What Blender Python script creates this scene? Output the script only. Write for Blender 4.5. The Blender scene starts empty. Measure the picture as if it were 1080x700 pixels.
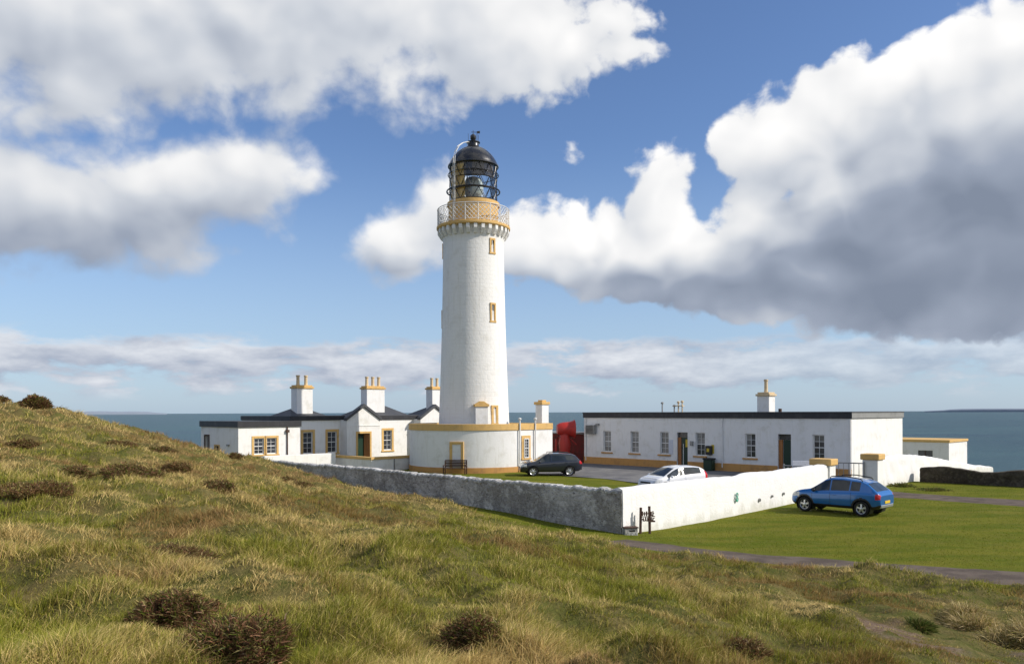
import bpy, math, random
import numpy as np
from mathutils import Vector, Matrix
random.seed(7); rng = np.random.default_rng(11)
R = math.radians
scn = bpy.context.scene
COL = scn.collection

# ------------------------------------------------------------------ camera
EYE = 4.6
cam_d = bpy.data.cameras.new('camera'); cam = bpy.data.objects.new('camera', cam_d); COL.objects.link(cam)
cam_d.sensor_width = 36; cam_d.lens = 28.0
cam_d.shift_y = 0.0778
cam_d.clip_start = 0.05; cam_d.clip_end = 200000
cam.location = (0, 0, EYE)
cam.rotation_euler = (Matrix.Rotation(R(90), 4, 'X') @ Matrix.Rotation(R(-0.19), 4, 'Z')).to_euler()
scn.camera = cam

# ------------------------------------------------------------------ world
SUN_EL, SUN_AZ = 35.0, 101.0      # azimuth clockwise from +Y
world = bpy.data.worlds.new('World'); scn.world = world; world.use_nodes = True
wt = world.node_tree; wt.nodes.clear()

class G:
    """small helper that strings shader nodes together"""
    def __init__(s, tree): s.t = tree
    def n(s, typ, **kw):
        nd = s.t.nodes.new(typ)
        for k, v in kw.items(): setattr(nd, k, v)
        return nd
    def put(s, sock, v):
        if isinstance(v, bpy.types.NodeSocket): s.t.links.new(v, sock)
        elif v is not None: sock.default_value = v
    def m(s, op, a, b=None, c=None, clamp=False):
        nd = s.n('ShaderNodeMath', operation=op, use_clamp=clamp)
        for i, v in enumerate((a, b, c)):
            if v is not None: s.put(nd.inputs[i], v)
        return nd.outputs[0]
    def v(s, op, a, b=None, c=None):
        nd = s.n('ShaderNodeVectorMath', operation=op)
        for i, v in enumerate((a, b, c)):
            if v is not None: s.put(nd.inputs[i], v)
        return nd.outputs['Value'] if op in ('LENGTH', 'DOT_PRODUCT') else nd.outputs[0]
    def mix(s, f, a, b, typ='MIX'):
        nd = s.n('ShaderNodeMix', data_type='RGBA', blend_type=typ)
        s.put(nd.inputs[0], f)
        s.put(nd.inputs[6], a if isinstance(a, bpy.types.NodeSocket) else (*a[:3], 1))
        s.put(nd.inputs[7], b if isinstance(b, bpy.types.NodeSocket) else (*b[:3], 1))
        return nd.outputs[2]
    def ramp(s, f, a, b, lo=0.0, hi=1.0, smooth=True):
        nd = s.n('ShaderNodeMapRange', interpolation_type='SMOOTHSTEP' if smooth else 'LINEAR')
        s.put(nd.inputs[0], f); s.put(nd.inputs[1], a); s.put(nd.inputs[2], b); s.put(nd.inputs[3], lo); s.put(nd.inputs[4], hi)
        return nd.outputs[0]
    def noise(s, vec, scale, detail=4, rough=.5, dist=0.0, dim='3D'):
        nd = s.n('ShaderNodeTexNoise', noise_dimensions=dim)
        s.put(nd.inputs['Vector'], vec); nd.inputs['Scale'].default_value = scale
        nd.inputs['Detail'].default_value = detail; nd.inputs['Roughness'].default_value = rough
        nd.inputs['Distortion'].default_value = dist
        return nd.outputs[0]
    def vor(s, vec, scale, feature='F1', detail=0, rnd=1.0, dim='3D'):
        nd = s.n('ShaderNodeTexVoronoi', feature=feature, voronoi_dimensions=dim)
        s.put(nd.inputs['Vector'], vec); nd.inputs['Scale'].default_value = scale
        if 'Detail' in nd.inputs: nd.inputs['Detail'].default_value = detail
        nd.inputs['Randomness'].default_value = rnd
        return nd

def dirpx(px, py):
    tx = (px - 540) / 840; tz = (434 - py) / 840
    return math.atan(tx), math.atan(tz / math.hypot(1, tx))

# cumulus masses: (x, y, half width, half height, weight) given as bearings, written in picture units
CLOUDS = [(120, 20, 260, 115, 1.0), (330, 5, 240, 110, 1.0), (520, 20, 130, 85, .85), (600, 45, 60, 40, .55), (640, 15, 60, 30, .4), (-120, 60, 250, 120, 1.0),
          (60, 225, 185, 75, 1.0), (190, 195, 150, 58, .9), (-100, 215, 200, 95, 1.0), (270, 185, 100, 42, .6), (150, 262, 110, 30, .55),
          (430, 250, 70, 52, .85), (465, 225, 48, 48, .7), (400, 265, 45, 28, .5),
          (600, 262, 82, 56, 1.0), (694, 212, 42, 60, .62), (730, 262, 70, 40, .7), (560, 270, 52, 42, .8), (675, 285, 120, 50, .9), (640, 240, 45, 35, .6),
          (845, 155, 95, 46, .85), (930, 115, 125, 66, 1.0), (1040, 90, 130, 78, 1.1), (1130, 150, 150, 170, 1.3), (770, 290, 140, 55, 1.0),
          (900, 270, 160, 92, 1.25), (1030, 270, 170, 100, 1.3), (740, 300, 180, 34, .8), (850, 180, 60, 30, .7), (800, 240, 75, 60, .8), (990, 190, 120, 60, 1.0), (880, 200, 70, 46, 1.0), (940, 185, 70, 50, 1.0), (985, 75, 70, 40, .8),
          (597, 154, 26, 20, .27), (650, 55, 45, 22, .3)]
DARK = [(960, 300, 190, 78, 1.0), (1080, 300, 190, 95, 1.0), (800, 305, 170, 45, .85), (690, 300, 90, 26, .55), (1030, 225, 170, 100, .95), (930, 265, 170, 70, .9), (840, 275, 110, 40, .5),
        (130, 265, 170, 48, .28), (0, 240, 140, 60, .15), (575, 302, 70, 18, .35), (440, 285, 50, 14, .2)]

def blob_group(name, blobs):
    t = bpy.data.node_groups.new(name, 'ShaderNodeTree')
    t.interface.new_socket('P', in_out='INPUT', socket_type='NodeSocketVector')
    t.interface.new_socket('F', in_out='OUTPUT', socket_type='NodeSocketFloat')
    g = G(t); gi = g.n('NodeGroupInput'); go = g.n('NodeGroupOutput')
    cur = None
    for (x, y, rx, ry, w) in blobs:
        a, e = dirpx(x, y)
        sx = math.cos(a) ** 2 / 840 * rx; sy = ry / 840 * math.cos(a)
        q = g.v('MULTIPLY_ADD', gi.outputs[0], (1 / sx, 1 / sy, 0), (-a / sx, -e / sy, 0))
        d = g.m('MULTIPLY_ADD', g.v('LENGTH', q), -w, w)
        cur = d if cur is None else g.m('SMOOTH_MAX', cur, d, .12)
    t.links.new(cur, go.inputs[0])
    return t
grp_cloud = blob_group('cloud_mass', CLOUDS); grp_dark = blob_group('cloud_base', DARK)

def density_group(name, octv, puffs):
    t = bpy.data.node_groups.new(name, 'ShaderNodeTree')
    t.interface.new_socket('P', in_out='INPUT', socket_type='NodeSocketVector')
    t.interface.new_socket('Warp', in_out='INPUT', socket_type='NodeSocketVector')
    t.interface.new_socket('D', in_out='OUTPUT', socket_type='NodeSocketFloat')
    t.interface.new_socket('F', in_out='OUTPUT', socket_type='NodeSocketFloat')
    g = G(t); gi = g.n('NodeGroupInput'); go = g.n('NodeGroupOutput')
    P, Wp = gi.outputs[0], gi.outputs[1]
    b = g.n('ShaderNodeGroup'); b.node_tree = grp_cloud; g.put(b.inputs[0], g.v('MULTIPLY_ADD', Wp, (.06, .05, .0), P))
    F = g.m('MINIMUM', g.m('MAXIMUM', g.m('MULTIPLY', b.outputs[0], 2.3), -1.3), 1.5)
    st = g.v('MULTIPLY_ADD', Wp, (.03, .03, 0), g.v('MULTIPLY', P, (1.0, 1.2, 1.0)))
    n1 = g.noise(st, 8.5, octv, .55, 0, '2D')
    raw = g.m('MULTIPLY_ADD', n1, 2.6, g.m('SUBTRACT', F, 1.22))
    if puffs:
        vo = g.vor(st, 30, 'F1', 1, dim='2D')
        raw = g.m('MULTIPLY_ADD', g.m('SUBTRACT', .45, vo.outputs['Distance']), .30, raw)
    t.links.new(raw, go.inputs[0]); t.links.new(F, go.inputs[1])
    return t
grp_d0 = density_group('cloud_density', 8, True); grp_d1 = density_group('cloud_density_sunward', 2.5, False)

g = G(wt)
tc = g.n('ShaderNodeTexCoord'); D0 = g.v('NORMALIZE', tc.outputs['Generated'])
sp = g.n('ShaderNodeSeparateXYZ'); g.put(sp.inputs[0], D0)
az = g.m('ARCTAN2', sp.outputs[0], sp.outputs[1]); el = g.m('ARCSINE', sp.outputs[2])
cb = g.n('ShaderNodeCombineXYZ'); g.put(cb.inputs[0], az); g.put(cb.inputs[1], el); P = cb.outputs[0]
sky = g.n('ShaderNodeTexSky', sky_type='NISHITA', sun_disc=False, sun_elevation=R(SUN_EL), sun_rotation=R(SUN_AZ), altitude=80, air_density=1.0, dust_density=.6, ozone_density=1.6)
SKYS = 0.10                       # background strength
skyc = g.mix(1.0, sky.outputs[0], (.78, .90, 1.12), 'MULTIPLY')
# paler air low over the sea
skyc = g.mix(g.ramp(el, .0, .34, .62, 0.0), skyc, (3.7, 4.9, 6.4))
warp = g.n('ShaderNodeTexNoise', noise_dimensions='2D'); g.put(warp.inputs['Vector'], P); warp.inputs['Scale'].default_value = 9; warp.inputs['Detail'].default_value = 2
wv = g.v('SUBTRACT', warp.outputs['Color'], (.5, .5, .5))
def den(grp, p):
    nd = g.n('ShaderNodeGroup'); nd.node_tree = grp; g.put(nd.inputs[0], p); g.put(nd.inputs[1], wv); return nd.outputs
q0 = den(grp_d0, P); q1 = den(grp_d1, g.v('ADD', P, (.014, .030, 0)))
# broken cumulus for the rest of the dome, outside the photographed sector
out = g.m('MAXIMUM', g.ramp(g.m('ABSOLUTE', az), .75, 1.0), g.ramp(el, .55, .8))
gen = g.m('MULTIPLY_ADD', g.noise(g.v('MULTIPLY', D0, (2.0, 2.0, 4.0)), 1.3, 4, .55), 5.0, -2.3)
mixf = lambda a_, b_, f: g.m('ADD', g.m('MULTIPLY', a_, g.m('SUBTRACT', 1.0, f)), g.m('MULTIPLY', b_, f))
d0 = mixf(q0[0], gen, out); F0 = mixf(q0[1], gen, out)
dk = g.n('ShaderNodeGroup'); dk.node_tree = grp_dark; g.put(dk.inputs[0], g.v('MULTIPLY_ADD', wv, (.10, .07, 0), P))
dkn = g.m('ADD', dk.outputs[0], g.m('MULTIPLY_ADD', g.noise(P, 6, 4, .5, 0, '2D'), .6, -.3))
dark = g.ramp(dkn, -.35, 1.0)
alpha = g.m('MULTIPLY', g.ramp(d0, .0, g.ramp(az, -.15, .0, 1.0, .42)), g.ramp(el, .0, .06))
st = g.v('MULTIPLY_ADD', wv, (.03, .03, 0), g.v('MULTIPLY', P, (1.0, 1.2, 1.0)))
low0 = g.m('MULTIPLY_ADD', g.noise(st, 8.5, 2.5, .5, 0, '2D'), 2.6, g.m('SUBTRACT', q0[1], 1.22))
dif = g.m('ADD', g.m('MULTIPLY', g.m('SUBTRACT', low0, q1[0]), .25), g.m('MULTIPLY', g.m('SUBTRACT', q0[0], low0), .11))
dif = g.m('MULTIPLY', dif, g.m('MULTIPLY_ADD', dark, -.45, 1.0))
lit = g.m('MULTIPLY_ADD', dif, g.m('SUBTRACT', 1.0, out), g.ramp(az, -.28, .02, .64, .75))
lit = g.m('SUBTRACT', lit, g.m('MULTIPLY', g.ramp(d0, .4, 2.4), .12))
lit = g.m('SUBTRACT', lit, g.m('MULTIPLY', dark, .68))
lit = g.m('MINIMUM', g.m('MAXIMUM', lit, 0.0), 1.0)
cr = g.n('ShaderNodeValToRGB'); g.put(cr.inputs[0], lit)
e = cr.color_ramp.elements
e[0].position = 0; e[0].color = (1.85, 2.2, 2.9, 1)
e[1].position = 1; e[1].color = (8.6, 8.5, 8.4, 1)
for pos, c in ((.25, (2.75, 3.15, 3.95)), (.55, (5.0, 5.3, 5.8)), (.78, (7.0, 7.05, 7.15))):
    x = e.new(pos); x.color = (*c, 1)
# low stratocumulus band over the sea
ps = g.v('MULTIPLY_ADD', wv, (.03, .035, 0), g.v('MULTIPLY', P, (1.0, 3.2, 1.0)))
bn = g.noise(ps, 10.0, 8, .60, 0, '2D'); bn2 = g.noise(g.v('ADD', ps, (.010, .05, 0)), 10.0, 5, .58, 0, '2D')
eln = g.m('MULTIPLY_ADD', g.m('SUBTRACT', bn, .5), .05, el)
prof = g.m('MULTIPLY', g.ramp(el, .008, .034), g.ramp(eln, .078, .092, 1, 0))
rightfade = g.ramp(az, .10, .42, 1.0, .62)
bden = g.m('ADD', bn, g.m('MULTIPLY_ADD', g.ramp(el, .015, .055), .26, -.10))
ba = g.m('MULTIPLY', g.m('MULTIPLY', g.ramp(bden, .42, .60), prof), g.m('MULTIPLY', rightfade, .95))
bl = g.m('MULTIPLY_ADD', g.m('SUBTRACT', bn, bn2), 1.7, g.ramp(el, .02, .088, .22, .62))
bcol = g.mix(g.m('MINIMUM', g.m('MAXIMUM', bl, 0), 1), (3.2, 3.6, 4.5), (6.4, 6.6, 7.0))
c1 = g.mix(ba, skyc, bcol)
c2 = g.mix(alpha, c1, cr.outputs[0])
bg = g.n('ShaderNodeBackground'); g.put(bg.inputs[0], c2); bg.inputs[1].default_value = SKYS
wo = g.n('ShaderNodeOutputWorld'); wt.links.new(bg.outputs[0], wo.inputs[0])
world.cycles.sampling_method = 'MANUAL'; world.cycles.sample_map_resolution = 512

# ------------------------------------------------------------------ sun, exposure
S = Vector((math.sin(R(SUN_AZ)) * math.cos(R(SUN_EL)), math.cos(R(SUN_AZ)) * math.cos(R(SUN_EL)), math.sin(R(SUN_EL))))
sd = bpy.data.lights.new('sun', 'SUN'); sd.energy = 3.6; sd.angle = R(0.5); sd.color = (1.0, .93, .83)
so = bpy.data.objects.new('sun', sd); COL.objects.link(so); so.rotation_euler = S.to_track_quat('Z', 'Y').to_euler(); so.location = S * 100
vs = scn.view_settings; vs.view_transform = 'Standard'; vs.look = 'None'; vs.gamma = 1; vs.use_curve_mapping = False; vs.exposure = 0.30
cy = scn.cycles
cy.max_bounces = 6; cy.diffuse_bounces = 3; cy.glossy_bounces = 3; cy.transmission_bounces = 4; cy.transparent_max_bounces = 8
cy.use_denoising = True
cy.sample_clamp_indirect = 6

# ------------------------------------------------------------------ compound axes: u to the right and back, v to the left and back
OX, OY = 4.1, 30.2
C45 = math.sqrt(.5)
def uv2w(u, v): return OX + C45 * (u - v), OY + C45 * (u + v)
def w2uv(x, y): return ((x - OX) + (y - OY)) * C45, ((y - OY) - (x - OX)) * C45
def solve_u(px, v):          # where the bearing px meets the line v = const
    r = (px - 540) / 840; x0, y0 = uv2w(0, v); return (r * y0 - x0) / (C45 * (1 - r))
def solve_v(px, u):
    r = (px - 540) / 840; x0, y0 = uv2w(u, 0); return (x0 - r * y0) / (C45 * (1 + r))
def zat(px, py, u, v): return EYE - (py - (434 - (px - 540) * .0033)) * uv2w(u, v)[1] / 840

# ------------------------------------------------------------------ noise and terrain height
def _h(ix, iy, seed):
    n = (ix.astype(np.int64) * 374761393 + iy.astype(np.int64) * 668265263 + seed * 1274126177) & 0x7fffffff
    n = ((n ^ (n >> 13)) * 1274126177) & 0x7fffffff
    return ((n ^ (n >> 16)) & 0xffff) / 65535.0
def vnoise(x, y, seed=0):
    ix, iy = np.floor(x), np.floor(y); fx, fy = x - ix, y - iy
    fx = fx * fx * fx * (fx * (fx * 6 - 15) + 10); fy = fy * fy * fy * (fy * (fy * 6 - 15) + 10)
    a, b, c, d = _h(ix, iy, seed), _h(ix + 1, iy, seed), _h(ix, iy + 1, seed), _h(ix + 1, iy + 1, seed)
    return (a + (b - a) * fx) * (1 - fy) + (c + (d - c) * fx) * fy
def fbm(x, y, octv=4, seed=0, gain=.5):
    s, a, t = 0, 1.0, 0
    for k in range(octv):
        cs, sn = math.cos(.6 * k), math.sin(.6 * k)
        s = s + a * vnoise((x * cs - y * sn) * 2 ** k + 17 * k, (x * sn + y * cs) * 2 ** k - 9 * k, seed + k); t += a; a *= gain
    return s / t
def sst(x, a, b):
    t = np.clip((x - a) / (b - a), 0, 1); return t * t * (3 - 2 * t)
HP = np.array([(0, 0, 3.0), (0, 5.2, 2.85), (0, 12, 2.3), (0, 20, 1.5), (-.5, 29, .42), (1.2, 30.6, .18), (6, 10, 1.45), (9.5, 14.5, .5), (13, 17.5, .2), (17, 15.2, .2), (14, 20, .12), (8, 21, .2), (3.8, 20, .72), (2.3, 24, .5), (5.2, 22, .3), (20, 20, 0), (12, 8, 1.05), (20, 8, .4),
    (5, 25.5, .08), (4.1, 29, 0), (30, 10, .3), (45, 20, -.3), (25, 35, 0), (16, 35, .05), (30, 44, 0), (15, 28, .08), (-8, 12, 3.05), (-6, 25, 1.75), (-8, 33, 1.45), (-1.6, 35.9, .35),
    (-6.5, 40.6, .45), (-10, 44.0, .85), (-15.7, 50, 1.55), (-25.7, 40, 5.15), (-23.6, 41, 4.68), (-20.6, 43, 3.8), (-18.2, 46, 2.5), (-16.4, 48, 1.95), (-30, 52, 3.4), (-25, 55, 1.5),
    (-20.5, 55, 1.3), (-22, 60, .3), (-36, 66, -1), (-15, 25, 3.35), (-12, 20, 3.3), (-20, 32, 4.15), (-10, 15, 3.25), (-6, 8, 3.15), (-32, 40, 5.7), (-48, 40, 5.3), (-30, 20, 4.6),
    (-30, 0, 4.1), (0, -20, 3.4), (30, -20, .8), (-12, 34, 2.35), (-14, 40, 2.2), (60, 0, -.5), (-60, -20, 4.5), (-50, 62, 0), (50, -30, 0), (4.6, 17, .85), (3, 7.5, 2.25), (26, 15, 0)], float)
def _tps():
    p = HP[:, :2]; n = len(p)
    d = np.linalg.norm(p[:, None] - p[None], axis=2); K = np.where(d > 0, d * d * np.log(d + 1e-9), 0) + np.eye(n) * 4.0
    Pm = np.c_[np.ones(n), p]; A = np.zeros((n + 3, n + 3)); A[:n, :n] = K; A[:n, n:] = Pm; A[n:, :n] = Pm.T
    return np.linalg.solve(A, np.r_[HP[:, 2], 0, 0, 0])
TW = _tps()
def zsmooth(x, y):
    x = np.asarray(x, float); y = np.asarray(y, float); sh = x.shape; x = x.ravel(); y = y.ravel()
    xc = np.clip(x, -70, 70); yc = np.clip(y, -40, 75)
    out = TW[-3] + TW[-2] * xc + TW[-1] * yc
    for (a, b, _), w in zip(HP, TW[:-3]):
        d2 = (xc - a) ** 2 + (yc - b) ** 2; out = out + w * .5 * d2 * np.log(d2 + 1e-9)
    u, v = w2uv(x, y)
    wide = sst(v, 30, 42)                           # past the end of the grey wall the slope runs out gently
    w = sst(u, -.22 - 3.5 * wide, .22 + 1.0 * wide)
    wv = np.where(u > 24, 1.0, 1.0)
    fl = np.maximum(sst(v, -.15, .15), 0)
    z_in = -.10 * np.maximum(u - 41, 0)
    z = out * (1 - w * fl) + z_in * w * fl
    # open ground in front of the white wall: level lawn, falling away beyond the dark wall
    lawn = (1 - fl) * sst(x, 9, 16) * sst(y, 24, 31)
    z = z * (1 - lawn) + lawn * (-.105 * np.maximum(u - 31, 0))
    E = np.maximum.reduce([u - 56, v - 60, x - 110, -x - 110, -y - 90])
    z = z - 84 * sst(E, 0, 30)
    return z.reshape(sh)
TRACK = np.array([(3.6, 27.9), (5.6, 26.2), (7.9, 24.7), (11, 22.7), (14.4, 21.0), (19, 18.9), (26, 16.2), (40, 12.5), (75, 6)])
PATH = np.array([(6.2, 13.6), (5.6, 11.4), (5.35, 9.4), (5.2, 7.8), (5.0, 5.5), (4.7, 2.0)])
PATH2 = np.array([(7.5, 11.6), (7.0, 9.9), (6.6, 8.5), (6.2, 7.0), (6.0, 4.0)])
def dpoly(x, y, pl):
    best = np.full(np.shape(x), 1e9); sg = np.zeros(np.shape(x))
    for (ax, ay), (bx, by) in zip(pl[:-1], pl[1:]):
        L2 = (bx - ax) ** 2 + (by - ay) ** 2; t = np.clip(((x - ax) * (bx - ax) + (y - ay) * (by - ay)) / L2, 0, 1)
        d = np.hypot(x - ax - t * (bx - ax), y - ay - t * (by - ay)); s = (bx - ax) * (y - ay) - (by - ay) * (x - ax)
        sg = np.where(d < best, s, sg); best = np.minimum(best, d)
    return best, sg
def rough(x, y):
    """1 on the rough hillside, 0 on lawn, track and inside the walls"""
    u, v = w2uv(x, y); d, s = dpoly(x, y, TRACK)
    near = sst(-s / (np.abs(s) + 1e-9) * d, 1.25, 1.9)                 # near side of the track
    wob = fbm(x * .8, y * .8, 3, 5) - .5
    cw = 1.5 * sst(10 - v, 0, 5)
    left = sst(-u + wob * .8, .55 + cw, 1.3 + cw * 1.2) * sst(-(x - 4.2) - (y - 30) * .2 + wob * 1.2, -.2, 1.6)
    near = np.where(x > 4.0, near, np.maximum(left * (u < 0), 0))
    far = (u < 0.3) | (v < 0)
    m = near * far
    back = sst(v, 34, 40) * sst(-u, -2.5, -.5)
    beyond = ((u > 47) | (v > 56) | (x > 60) | (y < -5)).astype(float)
    return np.clip(np.maximum.reduce([m, back * 1.0, beyond]), 0, 1)
def dirt(x, y):
    n = fbm(x * 1.1, y * 1.1, 4, 21)
    d1, _ = dpoly(x, y, PATH); d2, _ = dpoly(x, y, PATH2)
    a = sst(.52 + (n - .5) * 1.3 - d1, -.15, .18) * sst(n, .36, .5)
    b = sst(.30 + (n - .5) * 1.0 - d2, -.15, .15)
    return np.clip(np.maximum(a, b), 0, 1)
def zfull(x, y, rg=None):
    if rg is None: rg = rough(x, y)
    z = zsmooth(x, y)
    far = np.hypot(x, y)
    l1 = fbm(x * .75, y * .75, 3, 31) - .5
    l2 = fbm(x * 1.7 + 40, y * 1.7, 2, 32) - .5
    dd = 1 - .75 * dirt(x, y)
    big = fbm(x * .16, y * .16, 2, 37) - .5
    low = sst(x, 2.5, 6.5) * sst(20 - y, 0, 6)
    return z + rg * dd * (1 - .45 * low) * (.55 * l1 + .44 * l2 + .5 * big * sst(far, 6, 16)) + (1 - rg) * .05 * (fbm(x * .5, y * .5, 2, 41) - .5)
def ghz(x, y): return float(zfull(np.array([x]), np.array([y]))[0])
def ground_hit(px, py):
    """where a bearing from the viewpoint meets the terrain"""
    tx = (px - 540) / 840; tz = -(py - (434 - (px - 540) * .0033)) / 840
    yy = np.arange(3.0, 75, .05); zz = zfull(tx * yy, yy)
    hit = np.nonzero(EYE + tz * yy <= zz)[0]
    y = yy[hit[0]] if len(hit) else 45.0
    return tx * y, y, ghz(tx * y, y)
# ------------------------------------------------------------------ materials
MATS = {}
def mat(name, col, rough=.7, spec=.3, metal=0.0, build=None, coat=0.0):
    m = bpy.data.materials.new(name); m.use_nodes = True; t = m.node_tree
    b = t.nodes['Principled BSDF']; b.inputs['Base Color'].default_value = (*col, 1); b.inputs['Roughness'].default_value = rough
    b.inputs['Specular IOR Level'].default_value = spec; b.inputs['Metallic'].default_value = metal; b.inputs['Coat Weight'].default_value = coat
    if build: build(G(t), b, t.nodes.new('ShaderNodeTexCoord'))
    MATS[name] = m; return m
def bump(g, b, h, strength=.5, dist=.02):
    bp = g.n('ShaderNodeBump'); bp.inputs['Strength'].default_value = strength; bp.inputs['Distance'].default_value = dist
    g.put(bp.inputs['Height'], h); g.t.links.new(bp.outputs[0], b.inputs['Normal'])
def weathered(c, c2, sc=1.3, amt=.6, bs=30, bd=.012, streak=True):
    def f(g, b, tc):
        o = tc.outputs['Object']
        n = g.noise(o, sc, 7, .62)
        fac = g.ramp(n, .48, .72)
        if streak:
            s = g.noise(g.v('MULTIPLY', o, (3.2, 3.2, .35)), 1.6, 5, .6)
            fac = g.m('MAXIMUM', fac, g.m('MULTIPLY', g.ramp(s, .52, .74), .8))
        g.put(b.inputs['Base Color'], g.mix(g.m('MULTIPLY', fac, amt), c, c2))
        bump(g, b, g.m('ADD', g.noise(o, bs, 4, .6), g.m('MULTIPLY', g.noise(o, 4, 3, .5), .8)), .6, bd)
    return f
WHITE = mat('white_harling', (.80, .79, .765), .85, .2, build=weathered((.80, .79, .765), (.60, .58, .51), 1.3, .55, 26, .02))
def courses(g, b, tc):
    o = tc.outputs['Object']; s = g.n('ShaderNodeSeparateXYZ'); g.put(s.inputs[0], o)
    ang = g.m('MULTIPLY', g.m('ARCTAN2', s.outputs[0], s.outputs[1]), 2.75)
    cb = g.n('ShaderNodeCombineXYZ'); g.put(cb.inputs[0], ang); g.put(cb.inputs[1], s.outputs[2])
    br = g.n('ShaderNodeTexBrick'); g.put(br.inputs['Vector'], cb.outputs[0]); br.inputs['Scale'].default_value = 1.0
    br.inputs['Mortar Size'].default_value = .03; br.inputs['Mortar Smooth'].default_value = .6; br.inputs['Brick Width'].default_value = .62; br.inputs['Row Height'].default_value = .34
    br.inputs['Color1'].default_value = (.85, .85, .85, 1); br.inputs['Color2'].default_value = (.6, .6, .6, 1); br.inputs['Mortar'].default_value = (0, 0, 0, 1)
    n = g.noise(o, 1.1, 6, .6); st = g.noise(g.v('MULTIPLY', o, (2.5, 2.5, .16)), 1.5, 5, .6)
    fac = g.m('MULTIPLY', g.m('MAXIMUM', g.ramp(n, .5, .74), g.ramp(st, .5, .75)), .42)
    c = g.mix(fac, (.81, .795, .76), (.60, .57, .50))
    c = g.mix(g.m('MULTIPLY', g.ramp(br.outputs['Fac'], .3, 1), .05), c, (.45, .43, .38))
    g.put(b.inputs['Base Color'], c)
    bump(g, b, g.m('ADD', g.m('MULTIPLY', br.outputs['Color'], .36), g.m('MULTIPLY', g.noise(o, 5, 5, .6), 1.1)), .6, .03)
TOWERW = mat('white_painted_granite', (.8, .79, .76), .8, .25, build=courses)
OCHRE = mat('ochre_paint', (.60, .36, .09), .7, .3, build=weathered((.66, .42, .15), (.46, .30, .13), 2.2, .7, 30, .008))
PLINTH = mat('orange_ochre_plinth', (.55, .30, .10), .8, .2, build=weathered((.56, .30, .10), (.36, .20, .09), 1.6, .7, 30, .01))
FASCIA = mat('dark_fascia', (.028, .028, .031), .5, .4, build=weathered((.026, .026, .03), (.06, .06, .062), 1.2, .7, 20, .005))
ROOFF = mat('grey_flat_roof', (.07, .072, .075), .75, .3, build=weathered((.07, .07, .075), (.12, .12, .12), .8, .8, 15, .01))
SLATE = mat('dark_slate', (.06, .062, .068), .55, .4, build=weathered((.055, .058, .065), (.1, .1, .1), 2, .6, 12, .02))
BLACK = mat('black_gloss_metal', (.012, .012, .013), .28, .5, coat=.4, build=lambda g, b, tc: g.put(b.inputs['Roughness'], g.ramp(g.noise(tc.outputs['Object'], 3, 5), .3, .7, .22, .42)))
WHITEM = mat('white_metal', (.72, .72, .70), .45, .4, build=weathered((.74, .74, .72), (.55, .5, .44), 4, .5, 30, .002))
def glassy(c, r=.06):
    def f(g, b, tc):
        bump(g, b, g.noise(tc.outputs['Object'], 1.6, 2), .05, .05)
        g.put(b.inputs['Base Color'], g.mix(g.ramp(g.noise(tc.outputs['Object'], 1.1, 2), .4, .6), c, tuple(x * 1.9 for x in c)))
    return f
PANE = mat('window_glass', (.03, .034, .04), .06, .55, build=glassy((.028, .032, .038)))
CURTAIN = mat('curtained_window_glass', (.16, .16, .155), .12, .5, build=glassy((.15, .15, .145)))
GREEND = mat('dark_green_door', (.010, .035, .02), .4, .4, build=weathered((.010, .038, .022), (.02, .03, .02), 3, .6, 20, .003))
DARKIN = mat('dark_interior', (.012, .011, .010), .9, .1, build=weathered((.012, .011, .010), (.02, .018, .015), 3, .6, 20, .003))
ORANGED = mat('varnished_orange_reveal', (.42, .20, .06), .5, .4, build=weathered((.34, .14, .04), (.22, .09, .03), 3, .6, 20, .003))
WOODB = mat('dark_brown_timber', (.075, .042, .03), .7, .25, build=weathered((.08, .045, .032), (.04, .025, .02), 5, .8, 40, .006))
POT = mat('buff_clay', (.50, .33, .17), .8, .2, build=weathered((.64, .50, .31), (.44, .33, .2), 5, .6, 30, .004))
REDP = mat('red_paint', (.48, .022, .014), .42, .4, build=weathered((.40, .026, .018), (.24, .025, .02), 2.5, .6, 25, .004))
def corr(g, b, tc):
    o = tc.outputs['Object']; w = g.n('ShaderNodeTexWave', wave_type='BANDS', bands_direction='Y'); g.put(w.inputs['Vector'], o); w.inputs['Scale'].default_value = 3.0
    g.put(b.inputs['Base Color'], g.mix(g.ramp(g.noise(o, 2, 6), .4, .7), (.20, .013, .010), (.12, .02, .014))); bump(g, b, w.outputs[1], .8, .05)
MAROON = mat('maroon_boarding', (.17, .015, .012), .6, .3, build=corr)
GREYM = mat('grey_metal', (.28, .28, .28), .5, .4, metal=.3, build=weathered((.3, .3, .29), (.2, .18, .16), 4, .6, 30, .002))
PLAST = mat('black_plastic', (.02, .02, .021), .5, .4, build=weathered((.02, .02, .021), (.03, .03, .03), 4, .5, 40, .001))
RUBBER = mat('tyre_rubber', (.018, .018, .018), .8, .2, build=weathered((.018, .018, .018), (.04, .035, .03), 6, .5, 40, .002))
ALLOY = mat('alloy_wheel', (.55, .56, .58), .3, .5, metal=.75, build=weathered((.56, .57, .58), (.4, .4, .4), 6, .4, 40, .001))
def carpaint(c, fl=.5):
    def f(g, b, tc):
        o = tc.outputs['Object']; n = g.noise(o, 2.2, 5); s = g.n('ShaderNodeSeparateXYZ'); g.put(s.inputs[0], o)
        dust = g.m('MULTIPLY', g.ramp(s.outputs[2], .75, .2), g.ramp(n, .35, .7, .05, .3))
        g.put(b.inputs['Base Color'], g.mix(dust, c, tuple(x * .6 + .05 for x in c))); g.put(b.inputs['Roughness'], g.m('MULTIPLY_ADD', dust, .4, .28))
    return f
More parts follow.
